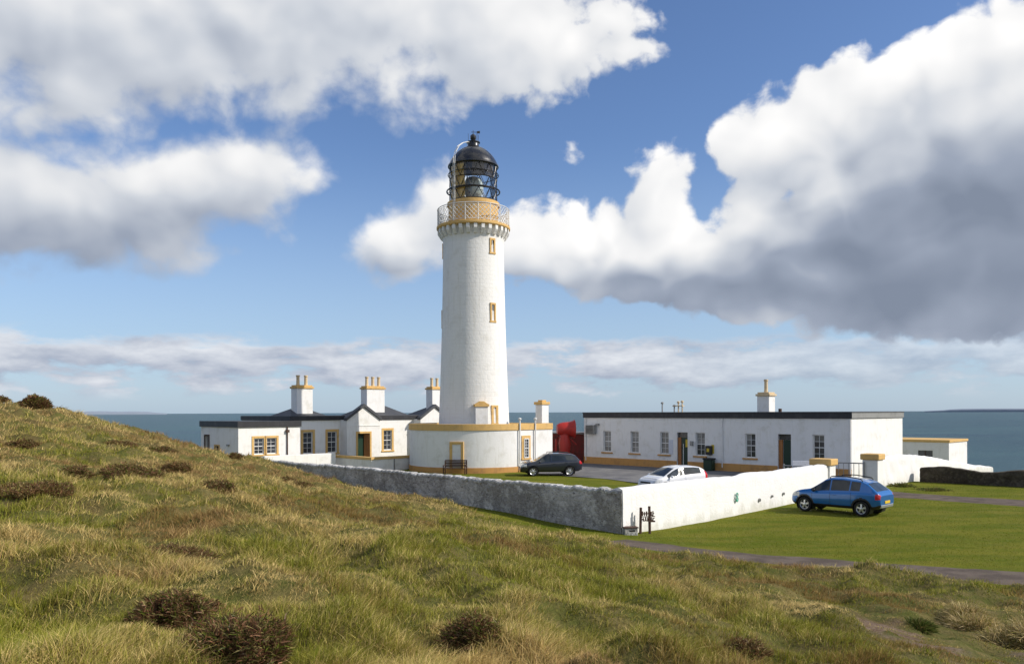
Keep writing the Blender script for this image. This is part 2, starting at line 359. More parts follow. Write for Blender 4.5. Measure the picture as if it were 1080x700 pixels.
BLUEP = mat('blue_metallic_paint', (.004, .09, .33), .3, .5, metal=.25, coat=1.0, build=carpaint((.001, .125, .40)))
GREYP = mat('dark_grey_metallic_paint', (.025, .03, .038), .3, .5, metal=.3, coat=1.0, build=carpaint((.020, .025, .038)))
WHITEP = mat('white_car_paint', (.75, .76, .77), .3, .5, coat=1.0, build=carpaint((.76, .77, .78)))
CARGLASS = mat('tinted_car_glass', (.02, .024, .026), .04, .6, build=glassy((.02, .025, .027)))
TAILR = mat('red_lamp_lens', (.55, .015, .02), .15, .6, build=weathered((.55, .015, .02), (.4, .01, .015), 8, .5, 40, .001, False))
LAMPC = mat('clear_lamp_lens', (.55, .57, .58), .12, .6, build=weathered((.6, .62, .63), (.3, .31, .32), 9, .8, 40, .002, False))
PLATE = mat('yellow_number_plate', (.72, .48, .03), .5, .3, build=weathered((.72, .48, .03), (.6, .4, .05), 9, .4, 40, .001, False))
MARK = mat('green_paint_mark', (.10, .38, .27), .7, .2, build=weathered((.09, .38, .27), (.3, .5, .42), 14, .8, 40, .002, False))
YSIGN = mat('yellow_notice', (.62, .46, .05), .6, .3, build=weathered((.62, .46, .05), (.4, .3, .06), 8, .5, 40, .001, False))
PAPER = mat('white_notice', (.62, .64, .68), .6, .3, build=weathered((.62, .64, .70), (.45, .47, .5), 12, .8, 40, .001, False))
LENS = mat('lens_glass', (.50, .55, .55), .08, .8, build=glassy((.30, .34, .34)))
BLIND = mat('ochre_lantern_blind', (.36, .22, .05), .8, .2, build=weathered((.85, .55, .14), (.6, .38, .11), 2.5, .7, 12, .02))
GREYBL = mat('grey_canvas_blind', (.10, .095, .10), .8, .2, build=weathered((.11, .10, .105), (.07, .065, .07), 2.5, .7, 12, .02))
# thin clear panes of the lantern
m = bpy.data.materials.new('clear_lantern_glass'); m.use_nodes = True; t = m.node_tree; t.nodes.clear(); gg = G(t)
tr = gg.n('ShaderNodeBsdfTransparent'); tr.inputs[0].default_value = (.94, .96, .96, 1); gl = gg.n('ShaderNodeBsdfGlossy'); gl.inputs['Roughness'].default_value = .03
fr = gg.n('ShaderNodeFresnel'); fr.inputs[0].default_value = 1.45; mx = gg.n('ShaderNodeMixShader'); gg.put(mx.inputs[0], gg.m('MULTIPLY_ADD', gg.noise(t.nodes.new('ShaderNodeTexCoord').outputs['Object'], 2, 2), .06, gg.m('MULTIPLY', fr.outputs[0], .8)))
t.links.new(tr.outputs[0], mx.inputs[1]); t.links.new(gl.outputs[0], mx.inputs[2]); mo = gg.n('ShaderNodeOutputMaterial'); t.links.new(mx.outputs[0], mo.inputs[0]); CLEAR = m

def rubble(base, dark, light, white=False):
    def f(g, b, tc):
        o = tc.outputs['Object']
        w = g.n('ShaderNodeTexNoise'); g.put(w.inputs['Vector'], o); w.inputs['Scale'].default_value = 3; w.inputs['Detail'].default_value = 3
        q = g.v('MULTIPLY', g.v('MULTIPLY_ADD', w.outputs['Color'], (.25, .25, .25), o), (1, 1, 1.5))
        v = g.vor(q, 3.6, 'DISTANCE_TO_EDGE'); vc = g.vor(q, 3.6)
        n = g.noise(o, .55, 6, .68, .5); n2 = g.noise(o, 6.5, 7, .72)
        if white:
            c = g.mix(g.m('MULTIPLY', g.ramp(n, .52, .75), .22), base, dark)
            c = g.mix(g.m('MULTIPLY', g.ramp(g.noise(o, 4.2, 3, .5), .70, .76), .55), c, (.30, .29, .27))
            c = g.mix(g.m('MULTIPLY', g.ramp(v.outputs['Distance'], .05, .0), .12), c, light)
            sz = g.n('ShaderNodeSeparateXYZ'); g.put(sz.inputs[0], o)
            ft = g.ramp(g.m('MULTIPLY_ADD', g.noise(g.v('MULTIPLY', o, (1.6, 1.6, .5)), 1.3, 6, .65), -1.6, g.m('ADD', sz.outputs[2], .55)), .12, -.35)
            c = g.mix(g.m('MULTIPLY', ft, .34), c, (.36, .35, .24))
            stk = g.ramp(g.noise(g.v('MULTIPLY', o, (2.4, 2.4, .22)), 1.5, 6, .65), .55, .72)
            c = g.mix(g.m('MULTIPLY', stk, .16), c, (.50, .49, .42))
            h = g.m('ADD', g.m('MULTIPLY', g.ramp(v.outputs['Distance'], .0, .16), .6), g.m('MULTIPLY', n2, .7))
            bump(g, b, h, .30, .02)
        else:
            mott = g.m('ADD', g.m('MULTIPLY', n, .75), g.m('MULTIPLY', n2, .55))
            c = g.mix(g.ramp(mott, .55, .80), dark, base)
            c = g.mix(g.m('MULTIPLY', g.ramp(g.noise(o, 1.4, 6, .7), .55, .68), .75), c, light)
            c = g.mix(g.m('MULTIPLY', g.ramp(vc.outputs['Color'], .2, .8), .3), c, dark)
            c = g.mix(g.m('MULTIPLY', g.ramp(g.noise(o, 9, 4, .6), .60, .68), .8), c, (.07, .065, .06))
            bump(g, b, g.m('ADD', g.m('MULTIPLY', g.ramp(v.outputs['Distance'], .0, .14), .5), g.m('MULTIPLY', n2, 1.0)), .7, .04)
        g.put(b.inputs['Base Color'], c)
    return f
GREYWALL = mat('lichened_grey_rubble', (.3, .3, .29), .9, .15, build=rubble((.62, .59, .55), (.27, .25, .23), (.74, .71, .66)))
WHITEWALL = mat('limewashed_rubble', (.8, .79, .77), .88, .15, build=rubble((.82, .81, .785), (.64, .62, .57), (.55, .53, .48), True))
COPE = mat('pale_limewashed_cope', (.6, .59, .56), .9, .15, build=rubble((.66, .65, .62), (.34, .33, .31), (.74, .73, .70)))
DRYST = mat('dark_drystone', (.06, .05, .045), .9, .15, build=rubble((.12, .10, .075), (.045, .036, .026), (.13, .125, .06)))

def grassmat():
    m = bpy.data.materials.new('grass_blades'); m.use_nodes = True; t = m.node_tree; t.nodes.clear(); g = G(t)
    a = g.n('ShaderNodeVertexColor', layer_name='Col'); d = g.n('ShaderNodeBsdfDiffuse'); tr = g.n('ShaderNodeBsdfTranslucent')
    gl = g.n('ShaderNodeBsdfGlossy'); gl.inputs['Roughness'].default_value = .45; gl.inputs[0].default_value = (.6, .6, .5, 1)
    nz = g.noise(t.nodes.new('ShaderNodeTexCoord').outputs['Object'], 9, 3)
    c = g.mix(1.0, a.outputs[0], g.mix(nz, (.75, .75, .75), (1.25, 1.25, 1.25)), 'MULTIPLY')
    g.put(d.inputs[0], c); g.put(tr.inputs[0], c)
    m1 = g.n('ShaderNodeMixShader'); m1.inputs[0].default_value = .28; t.links.new(d.outputs[0], m1.inputs[1]); t.links.new(tr.outputs[0], m1.inputs[2])
    m2 = g.n('ShaderNodeMixShader'); m2.inputs[0].default_value = .025; t.links.new(m1.outputs[0], m2.inputs[1]); t.links.new(gl.outputs[0], m2.inputs[2])
    o = g.n('ShaderNodeOutputMaterial'); t.links.new(m2.outputs[0], o.inputs[0]); return m
BLADE = grassmat()
def groundmat(g, b, tc):
    o = tc.outputs['Object']
    zr = g.n('ShaderNodeAttribute', attribute_name='rough'); zd = g.n('ShaderNodeAttribute', attribute_name='dirt')
    n1 = g.noise(o, .35, 6, .6); n2 = g.noise(o, 2.4, 6, .65); n3 = g.noise(o, 14, 5, .7)
    rg = g.mix(g.ramp(n2, .35, .65), (.090, .098, .024), (.160, .130, .050)); rg = g.mix(g.m('MULTIPLY', g.ramp(n3, .5, .75), .6), rg, (.030, .028, .012))
    rg = g.mix(g.m('MULTIPLY', g.ramp(n1, .5, .66), .5), rg, (.085, .055, .028))
    lw = g.mix(g.ramp(g.noise(g.v('MULTIPLY', o, (.5, 1.6, 1)), .55, 5, .55), .38, .64), (.102, .130, .010), (.170, .168, .020)); lw = g.mix(g.m('MULTIPLY', g.ramp(n1, .5, .7), .35), lw, (.19, .165, .04)); lw = g.mix(g.m('MULTIPLY', g.ramp(n2, .4, .72), .5), lw, (.155, .14, .03))
    lw = g.mix(g.m('MULTIPLY', g.ramp(n3, .45, .8), .6), lw, (.065, .082, .010))
    c = g.mix(zr.outputs['Fac'], lw, rg)
    dc = g.mix(g.ramp(n3, .4, .6), (.12, .075, .048), (.20, .15, .11)); dc = g.mix(g.m('MULTIPLY', g.ramp(n2, .5, .7), .6), dc, (.09, .06, .035))
    c = g.mix(zd.outputs['Fac'], c, dc)
    s = g.n('ShaderNodeSeparateXYZ'); g.put(s.inputs[0], o)
    c = g.mix(g.ramp(s.outputs[2], -2.5, -9), c, (.10, .09, .075))
    g.put(b.inputs['Base Color'], c)
    bump(g, b, g.m('ADD', n3, g.m('MULTIPLY', n2, 1.2)), .8, .05)
GROUND = mat('grassy_ground', (.1, .1, .03), .95, .05, build=groundmat)
def asphalt(g, b, tc):
    o = tc.outputs['Object']; n = g.noise(o, 1.1, 6, .65); n3 = g.noise(o, 26, 4, .7)
    c = g.mix(g.ramp(n, .35, .65), (.085, .064, .050), (.150, .116, .092)); c = g.mix(g.m('MULTIPLY', g.ramp(n3, .5, .75), .5), c, (.055, .05, .045))
    c = g.mix(g.m('MULTIPLY', g.ramp(g.noise(o, 2.2, 5, .7), .58, .70), .6), c, (.10, .10, .035))
    g.put(b.inputs['Base Color'], c); bump(g, b, n3, .7, .02)
ASPH = mat('worn_track', (.11, .1, .09), .9, .2, build=asphalt)
def yardm(g, b, tc):
    o = tc.outputs['Object']; n = g.noise(o, .5, 6, .65)
    c = g.mix(g.ramp(n, .35, .65), (.115, .115, .12), (.19, .185, .18)); c = g.mix(g.m('MULTIPLY', g.ramp(g.noise(o, 26, 4, .7), .5, .75), .4), c, (.07, .07, .07))
    g.put(b.inputs['Base Color'], c); bump(g, b, g.noise(o, 26, 4, .7), .5, .01)
YARD = mat('courtyard_tarmac', (.14, .14, .14), .9, .2, build=yardm)
def seam(g, b, tc):
    o = tc.outputs['Object']
    big = g.noise(g.v('MULTIPLY', o, (.0009, .0035, 1)), 1.0, 7, .68)
    c = g.mix(g.ramp(big, .38, .62), (.012, .058, .088), (.060, .128, .148))
    g.put(b.inputs['Base Color'], c); g.put(b.inputs['Roughness'], g.ramp(big, .3, .7, .30, .45))
    h = g.m('ADD', g.noise(g.v('MULTIPLY', o, (.03, .09, .1)), 1.0, 8, .72), g.m('MULTIPLY', g.noise(g.v('MULTIPLY', o, (.004, .012, .1)), 1.0, 3, .6), .8))
    bump(g, b, h, 1.0, 6.0)
SEA = mat('sea_water', (.02, .06, .075), .35, .10, build=seam)
HILLM = mat('haze_tinted_land', (.15, .18, .22), .9, .1, build=weathered((.24, .28, .34), (.28, .32, .37), .0006, .7, .002, .1, False))  # pale blue-grey carries the haze of distance in the land's own colour

# ------------------------------------------------------------------ mesh helpers
class MB:
    def __init__(s): s.v = []; s.f = []; s.c = None
    def add(s, vs, fs):
        b = len(s.v); s.v += [tuple(p) for p in vs]; s.f += [tuple(b + i for i in q) for q in fs]
    def box(s, x0, x1, y0, y1, z0, z1):
        s.add([(x0, y0, z0), (x1, y0, z0), (x1, y1, z0), (x0, y1, z0), (x0, y0, z1), (x1, y0, z1), (x1, y1, z1), (x0, y1, z1)],
              [(0, 3, 2, 1), (4, 5, 6, 7), (0, 1, 5, 4), (1, 2, 6, 5), (2, 3, 7, 6), (3, 0, 4, 7)]); return s
    def fbox(s, F, a0, a1, z0, z1, d0, d1):
        P = [F.p(a, z, d) for z in (z0, z1) for (a, d) in ((a0, d1), (a1, d1), (a1, d0), (a0, d0))]
        s.add(P, [(0, 3, 2, 1), (4, 5, 6, 7), (0, 1, 5, 4), (1, 2, 6, 5), (2, 3, 7, 6), (3, 0, 4, 7)]); return s
    def tube(s, pts, r, n=6, closed=False, r2=None):
        pts = [Vector(p) for p in pts]; N = len(pts); rings = []
        for i, p in enumerate(pts):
            a = pts[i - 1] if (i > 0 or closed) else p; b = pts[(i + 1) % N] if (i < N - 1 or closed) else p
            d = (b - a).normalized(); up = Vector((0, 0, 1)) if abs(d.z) < .95 else Vector((1, 0, 0))
            x = d.cross(up).normalized(); y = d.cross(x); rr = r if r2 is None else r + (r2 - r) * i / max(1, N - 1)
            rings.append([p + (x * math.cos(k * 2 * math.pi / n) + y * math.sin(k * 2 * math.pi / n)) * rr for k in range(n)])
        fs = []
        for i in range(N if closed else N - 1):
            j = (i + 1) % N
            for k in range(n): fs.append((i * n + k, i * n + (k + 1) % n, j * n + (k + 1) % n, j * n + k))
        if not closed: fs += [tuple(range(n - 1, -1, -1)), tuple((N - 1) * n + k for k in range(n))]
        s.add([p for r_ in rings for p in r_], fs); return s
    def lathe(s, prof, n=48, c=(0, 0), a0=0.0, a1=2 * math.pi, cap=True):
        full = abs(a1 - a0 - 2 * math.pi) < 1e-6; m_ = n if full else n + 1
        vs = [(c[0] + r * math.cos(a0 + (a1 - a0) * k / n), c[1] + r * math.sin(a0 + (a1 - a0) * k / n), z) for (r, z) in prof for k in range(m_)]
        fs = []
        for i in range(len(prof) - 1):
            for k in range(n):
                k2 = (k + 1) % m_; fs.append((i * m_ + k, i * m_ + k2, (i + 1) * m_ + k2, (i + 1) * m_ + k))
        if full and cap:
            if prof[0][0] > 1e-4: fs.append(tuple(range(m_ - 1, -1, -1)))
            if prof[-1][0] > 1e-4: fs.append(tuple((len(prof) - 1) * m_ + k for k in range(m_)))
        s.add(vs, fs); return s
    def prism(s, poly, z0, z1):
        n = len(poly); s.add([(x, y, z0) for x, y in poly] + [(x, y, z1) for x, y in poly], [tuple(range(n - 1, -1, -1)), tuple(range(n, 2 * n))] + [(i, (i + 1) % n, n + (i + 1) % n, n + i) for i in range(n)]); return s
    def strip(s, path, z0, z1, t=0.0):
        """a wall along an open plan path, thickness t to the left of the direction of travel"""
        n = len(path); off = []
        for i, p in enumerate(path):
            a = path[max(0, i - 1)]; b = path[min(n - 1, i + 1)]; d = Vector((b[0] - a[0], b[1] - a[1])).normalized(); off.append((p[0] - d.y * t, p[1] + d.x * t))
        vs = []
        for q in (path, off):
            for z in (z0, z1): vs += [(x, y, z) for x, y in q]
        fs = []
        for i in range(n - 1):
            fs += [(i, i + 1, n + i + 1, n + i), (3 * n + i, 3 * n + i + 1, 2 * n + i + 1, 2 * n + i), (n + i, n + i + 1, 3 * n + i + 1, 3 * n + i), (2 * n + i, 2 * n + i + 1, i + 1, i)]
        fs += [(0, n, 3 * n, 2 * n), (n - 1, 3 * n - 1, 4 * n - 1, 2 * n - 1)]
        s.add(vs, fs); return s
class Frame:
    """a facade: p0 at ground, r along it, n outwards (compound axes)"""
    def __init__(s, p0, r, n): s.p0, s.r, s.nn = p0, r, n
    def p(s, a, z, d): return (s.p0[0] + s.r[0] * a + s.nn[0] * d, s.p0[1] + s.r[1] * a + s.nn[1] * d, z)
def wall_face(mb, F, a0, a1, z0, z1, ops, depth=.22):
    A = sorted({a0, a1, *[o[0] for o in ops], *[o[1] for o in ops]}); Z = sorted({z0, z1, *[o[2] for o in ops], *[o[3] for o in ops]})
    for i in range(len(A) - 1):
        for j in range(len(Z) - 1):
            ca, cz = (A[i] + A[i + 1]) / 2, (Z[j] + Z[j + 1]) / 2
            if any(o[0] < ca < o[1] and o[2] < cz < o[3] for o in ops): continue
            mb.add([F.p(A[i], Z[j], 0), F.p(A[i + 1], Z[j], 0), F.p(A[i + 1], Z[j + 1], 0), F.p(A[i], Z[j + 1], 0)], [(0, 1, 2, 3)])
    for (b0, b1, y0, y1) in ops:
        q = [(b0, y0), (b1, y0), (b1, y1), (b0, y1)]
        for k in range(4):
            (p, z), (p2, z2) = q[k], q[(k + 1) % 4]
            mb.add([F.p(p, z, 0), F.p(p, z, -depth), F.p(p2, z2, -depth), F.p(p2, z2, 0)], [(0, 1, 2, 3)])
        mb.add([F.p(b0, y0, -depth - .02), F.p(b1, y0, -depth - .02), F.p(b1, y1, -depth - .02), F.p(b0, y1, -depth - .02)], [(0, 1, 2, 3)])

def obj(name, mb, m_, parent=None, smooth=False, bev=0.0, col=None):
    me = bpy.data.meshes.new(name)
    V = np.asarray(mb.v, float).copy()
    me.from_pydata(V.tolist(), [], mb.f); me.update()
    if smooth: me.shade_smooth()
    me.materials.append(m_)
    o = bpy.data.objects.new(name, me); COL.objects.link(o)
    if parent is not None: o.parent = parent
    if bev:
        b = o.modifiers.new('bevel', 'BEVEL'); b.width = bev; b.segments = 2; b.limit_method = 'ANGLE'; b.angle_limit = R(40)
    if smooth == 'auto':
        me.set_sharp_from_angle(angle=R(38))
    return o
def tag(o, label=None, cat=None, group=None, kind=None):
    for k, v in (('label', label), ('category', cat), ('group', group), ('kind', kind)):
        if v: o[k] = v
    return o
def thing(name, label, cat, loc=(0, 0, 0), rz=0.0, group=None, parent=None):
    o = bpy.data.objects.new(name, None); COL.objects.link(o); o.location = loc; o.rotation_euler = (0, 0, rz); o.empty_display_size = .3
    return tag(o, label, cat, group)
def shift(mb, u, v, z=0.0):
    mb.v = [(a - u, b - v, c - z) for a, b, c in mb.v]; return mb
class Site:
    """a thing in compound axes: parts are written in compound coordinates and stored relative to its base"""
    def __init__(s, name, label, cat, u, v, z=0.0, group=None):
        x, y = uv2w(u, v); s.o = thing(name, label, cat, (x, y, z), R(45), group); s.u, s.v, s.z = u, v, z
    def part(s, name, mb, m_, parent=None, **k): return obj(name, shift(mb, s.u, s.v, s.z), m_, parent or s.o, **k)
def structure(name, mb, m_, **k): return tag(obj(name, mb, m_, **k), kind='structure')
def npmesh(name, V, F, m_, colr=None, attrs=None, smooth=False):
    me = bpy.data.meshes.new(name); V = np.ascontiguousarray(V, np.float32); F = np.ascontiguousarray(F, np.int32); k = F.shape[1]
    me.vertices.add(len(V)); me.vertices.foreach_set('co', V.ravel()); me.loops.add(F.size); me.loops.foreach_set('vertex_index', F.ravel())
    me.polygons.add(len(F)); me.polygons.foreach_set('loop_start', np.arange(0, F.size, k, dtype=np.int32)); me.polygons.foreach_set('loop_total', np.full(len(F), k, np.int32))
    if smooth: me.polygons.foreach_set('use_smooth', np.ones(len(F), bool))
    if colr is not None:
        a = me.color_attributes.new('Col', 'FLOAT_COLOR', 'POINT'); a.data.foreach_set('color', np.c_[colr, np.ones(len(colr))].astype(np.float32).ravel())
    for nm, arr in (attrs or {}).items():
        a = me.attributes.new(nm, 'FLOAT', 'POINT'); a.data.foreach_set('value', np.asarray(arr, np.float32).ravel())
    me.update(); me.validate(); me.materials.append(m_)
    o = bpy.data.objects.new(name, me); COL.objects.link(o); return o

# ------------------------------------------------------------------ ground, sea, far land
def axis(lo, a, b, hi, st):
    c = np.arange(a, b + 1e-6, st); out = [c]
    d, p, left = st, a, []
    while p > lo: d *= 1.09; p -= d; left.append(p)
    d, p, right = st, c[-1], []
    while p < hi: d *= 1.09; p += d; right.append(p)
    return np.r_[left[::-1], c, right]
gx = axis(-190, -31, 33, 190, .16); gy = axis(-170, 2.0, 55, 190, .16)
XX, YY = np.meshgrid(gx, gy); RG = rough(XX, YY); ZZ = zfull(XX, YY, RG); DT = dirt(XX, YY)
nxg, nyg = len(gx), len(gy); I = np.arange(nxg * nyg).reshape(nyg, nxg)
gf = np.stack([I[:-1, :-1], I[:-1, 1:], I[1:, 1:], I[1:, :-1]], -1).reshape(-1, 4)
tag(npmesh('ground', np.c_[XX.ravel(), YY.ravel(), ZZ.ravel()], gf, GROUND, attrs={'rough': RG, 'dirt': DT}, smooth=True), kind='structure')
sb = MB(); n = 96; rs = [60, 400, 2000, 9000, 36000, 90000]
sb.v = [(r * math.cos(2 * math.pi * k / n), r * math.sin(2 * math.pi * k / n), -78) for r in rs for k in range(n)]
sb.f = [(i * n + k, i * n + (k + 1) % n, (i + 1) * n + (k + 1) % n, (i + 1) * n + k) for i in range(len(rs) - 1) for k in range(n)]
structure('sea', sb, SEA)
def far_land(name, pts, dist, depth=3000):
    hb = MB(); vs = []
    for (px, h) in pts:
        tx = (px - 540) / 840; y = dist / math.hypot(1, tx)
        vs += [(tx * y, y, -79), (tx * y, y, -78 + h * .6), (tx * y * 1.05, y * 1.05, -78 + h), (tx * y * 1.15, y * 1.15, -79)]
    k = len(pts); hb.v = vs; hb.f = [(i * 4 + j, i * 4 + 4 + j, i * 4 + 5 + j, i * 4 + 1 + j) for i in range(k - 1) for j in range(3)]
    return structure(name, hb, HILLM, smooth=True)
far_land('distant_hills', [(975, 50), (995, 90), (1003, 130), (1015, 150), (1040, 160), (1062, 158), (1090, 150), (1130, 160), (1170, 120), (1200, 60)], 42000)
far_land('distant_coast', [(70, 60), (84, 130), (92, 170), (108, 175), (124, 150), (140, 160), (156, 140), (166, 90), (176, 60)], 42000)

def ribbon(name, pl, w, m_, lift=.02, z=None):
    P_ = []
    for i in range(len(pl) - 1):
        a, b = pl[i], pl[i + 1]; k = max(2, int(math.hypot(*(b - a)) / .4)); P_ += [a + (b - a) * q / k for q in range(k)]
    P_.append(pl[-1]); P_ = np.array(P_)
    for _ in range(6): P_[1:-1] = (P_[:-2] + 2 * P_[1:-1] + P_[2:]) / 4
    T = np.gradient(P_, axis=0); T /= np.linalg.norm(T, axis=1)[:, None]; N_ = np.c_[-T[:, 1], T[:, 0]]
    k = 9; offs = np.linspace(-.5, .5, k); V = []
    for q in offs:
        ww = np.array([w(i / (len(P_) - 1)) for i in range(len(P_))]) if callable(w) else np.full(len(P_), w)
        jit = (fbm(P_[:, 0] * 1.3 + q * 20, P_[:, 1] * 1.3, 3, 51) - .5) * .5 * (abs(q) > .45)
        p = P_ + N_ * (q * ww + jit)[:, None]; V.append(np.c_[p, zfull(p[:, 0], p[:, 1]) + lift - .03 * (abs(q) > .49)])
    V = np.stack(V, 1).reshape(-1, 3); I = np.arange(len(P_) * k).reshape(-1, k)
    return tag(npmesh(name, V, np.stack([I[:-1, :-1], I[1:, :-1], I[1:, 1:], I[:-1, 1:]], -1).reshape(-1, 4), m_, smooth=True), kind='structure')
ribbon('track', TRACK, lambda t: 1.9 + 1.0 * min(1, t * 4), ASPH)
ga = [uv2w(21.6, 2.5), uv2w(21.6, -.5), uv2w(21.3, -3), uv2w(21.5, -7), uv2w(20.8, -14), uv2w(20, -30), uv2w(17, -70)]
ribbon('road', np.array(ga), 3.0, ASPH, .025)
# courtyard tarmac inside the walls
yb = MB()
yp = [(.6, .6), (10, .6), (30.18, .6), (30.18, 27), (33, 34), (22, 33.5), (18.6, 22), (18.4, 15), (17.2, 11.5), (13, 9.6), (8.5, 8.6), (6.5, 5.5)]
yb.v = [(*uv2w(a, b), .035) for a, b in yp[1:]]; yb.f = [tuple(range(len(yp) - 1))]
structure('courtyard', yb, YARD)

# ------------------------------------------------------------------ grass
def blades(name, X, Y, H, W, C, lean, ldir, seg=3):
    n = len(X); Z = zfull(X, Y) - .02
    th = rng.uniform(0, math.pi, n); wx, wy = np.cos(th), np.sin(th)
    ts = np.linspace(0, 1, seg + 1); V = []; K = []
    for i, t in enumerate(ts):
        bend = lean * (t ** 1.7); ht = H * (t - .42 * np.clip(lean, 0, 1.6) / 1.6 * t * t)
        cx = X + np.cos(ldir) * bend * H; cyy = Y + np.sin(ldir) * bend * H; w = W * (1 - t) ** .8 * .5
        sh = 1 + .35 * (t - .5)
        if i < seg:
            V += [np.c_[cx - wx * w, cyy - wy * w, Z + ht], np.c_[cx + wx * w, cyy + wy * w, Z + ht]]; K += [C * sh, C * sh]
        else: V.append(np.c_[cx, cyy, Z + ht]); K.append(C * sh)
    k = 2 * seg + 1; V = np.stack(V, 1).reshape(-1, 3); K = np.stack(K, 1).reshape(-1, 3); base = np.arange(n)[:, None] * k
    F = []
    for i in range(seg - 1):
        F += [base + np.array([[2 * i, 2 * i + 1, 2 * i + 3]]), base + np.array([[2 * i, 2 * i + 3, 2 * i + 2]])]
    F.append(base + np.array([[2 * seg - 2, 2 * seg - 1, 2 * seg]]))
    return npmesh(name, V, np.stack(F, 1).reshape(-1, 3), BLADE, K)
def scatter(n, r0, r1, azs):
    r = np.exp(rng.uniform(math.log(r0), math.log(r1), n)); a = np.radians(rng.uniform(*azs, n)); return r * np.sin(a), r * np.cos(a)
def grass_cols(X, Y, n):
    a = fbm(X * .22 + 5, Y * .22, 4, 61); b = fbm(X * .9, Y * .9, 3, 62); c = fbm(X * .4 + 80, Y * .4 - 30, 4, 63); up = sst(-X + .35 * Y, 4, 34)
    straw = sst(.5 + (b - .5) * .9 + (a - .5) * 1.1 + .22 * (up - .3) + rng.normal(0, .17, n), .27, .70)
    rust = sst(c + .12 * up + rng.normal(0, .06, n), .53, .68)
    gcol = np.array([.175, .215, .018]); g2 = np.array([.350, .312, .046]); s1 = np.array([.70, .52, .21]); s2 = np.array([.34, .19, .08])
    k = rng.uniform(0, 1, n)[:, None]; base = gcol * (1 - k) + g2 * k; C = base * (1 - straw[:, None]) + s1 * straw[:, None]
    C = C * (1 - .75 * rust[:, None]) + s2 * .75 * rust[:, None]
    return C * rng.uniform(.62, 1.25, n)[:, None], straw
n = 1150000
X, Y = scatter(n, 3.0, 66, (-50, 48)); keep = rng.uniform(0, 1, n) < rough(X, Y) * (1 - .93 * dirt(X, Y))
u_, v_ = w2uv(X, Y); keep &= ~((u_ > -.3) & (u_ < .6) & (v_ > -.6) & (v_ < 36)); X, Y = X[keep], Y[keep]; n = len(X); rr = np.hypot(X, Y)
C, straw = grass_cols(X, Y, n)
tus = fbm(X * 1.5, Y * 1.5, 3, 71); low = sst(X, 2.5, 6.5) * sst(20 - Y, 0, 6)
H = (.052 + .105 * sst(tus, .34, .70)) * rng.uniform(.55, 1.25, n) * (1 - .72 * low) * (1 + .016 * rr)
W = (.0026 + .00056 * rr) * rng.uniform(.7, 1.4, n)
lean = np.abs(rng.normal(.6, .45, n)) + .25 * straw; ldir = fbm(X * .8, Y * .8, 3, 81) * 5 - 2.4 + rng.normal(0, 1.4, n)
tag(blades('rough_grass', X, Y, H, W, C, lean, ldir), 'long rough grass in green and straw tussocks over the near hillside', 'grass', kind='stuff')
n = 170000
X, Y = scatter(n, 17, 62, (-5, 44)); rgm = rough(X, Y); u_, v_ = w2uv(X, Y)
dtr, _ = dpoly(X, Y, TRACK); droad, _ = dpoly(X, Y, np.array(ga))
keep = (rgm < .35) & (dtr > 1.4) & (droad > 1.6) & (((u_ < 56) & (v_ < -.35)) | ((u_ < -.3) & (v_ < 8)) | ((u_ > .5) & (v_ > 9.5) & (u_ < 13.4) & (v_ < 33)))
X, Y = X[keep], Y[keep]; n = len(X); rr = np.hypot(X, Y); k = rng.uniform(0, 1, n)[:, None]
C = (np.array([.125, .165, .012]) * (1 - k) + np.array([.235, .228, .032]) * k) * (.8 + .5 * fbm(X * .5, Y * 1.2, 4, 91))[:, None]
tag(blades('lawn_grass', X, Y, rng.uniform(.03, .075, n), .008 + .0005 * rr, C, np.abs(rng.normal(.5, .3, n)), rng.uniform(0, 6.28, n), 2), 'short mown green grass of the lawn beside the white wall', 'grass', kind='stuff')
# ------------------------------------------------------------------ windows, doors, chimneys
def window(S, F, a0, a1, z0, z1, surround=None, glass=None, rec=.16, bars=(1, 1), sillm=None, sillw=.12, sw=.17):
    """sash window: surround (or bare reveal), sash with glazing bars, pane, sill"""
    fr = MB(); w = .07
    for q in ((a0, a0 + w, z0, z1), (a1 - w, a1, z0, z1), (a0 + w, a1 - w, z0, z0 + w), (a0 + w, a1 - w, z1 - w, z1)): fr.fbox(F, *q, -rec, -rec + .07)
    zm = (z0 + z1) / 2; fr.fbox(F, a0 + w, a1 - w, zm - .03, zm + .03, -rec, -rec + .055)
    for k in range(1, bars[0] + 1):
        x = a0 + (a1 - a0) * k / (bars[0] + 1); fr.fbox(F, x - .013, x + .013, z0 + w, zm - .03, -rec, -rec + .04); fr.fbox(F, x - .013, x + .013, zm + .03, z1 - w, -rec, -rec + .04)
    for k in range(1, bars[1] + 1):
        for (b0, b1) in ((z0 + w, zm - .03), (zm + .03, z1 - w)):
            y = b0 + (b1 - b0) * k / (bars[1] + 1); fr.fbox(F, a0 + w, a1 - w, y - .011, y + .011, -rec, -rec + .036)
    wd = S.part('window', fr, WHITEM)
    pn = MB(); pn.add([F.p(a0 + .02, z0 + .02, -rec + .015), F.p(a1 - .02, z0 + .02, -rec + .015), F.p(a1 - .02, z1 - .02, -rec + .015), F.p(a0 + .02, z1 - .02, -rec + .015)], [(0, 1, 2, 3)])
    S.part('pane', pn, glass or PANE, wd)
    if surround:
        sr = MB(); d = .045
        for q in ((a0 - sw, a0, z0 - .02, z1 + sw), (a1, a1 + sw, z0 - .02, z1 + sw), (a0, a1, z1, z1 + sw)): sr.fbox(F, *q, -.05, d)
        S.part('window_surround', sr, surround, wd, bev=.012)
    if sillm:
        sl = MB(); e = sw if surround else .14; sl.fbox(F, a0 - e - .05, a1 + e + .05, z0 - .02 - sillw, z0 - .022, -.1, .10); S.part('sill', sl, sillm, wd, bev=.015)
    return wd
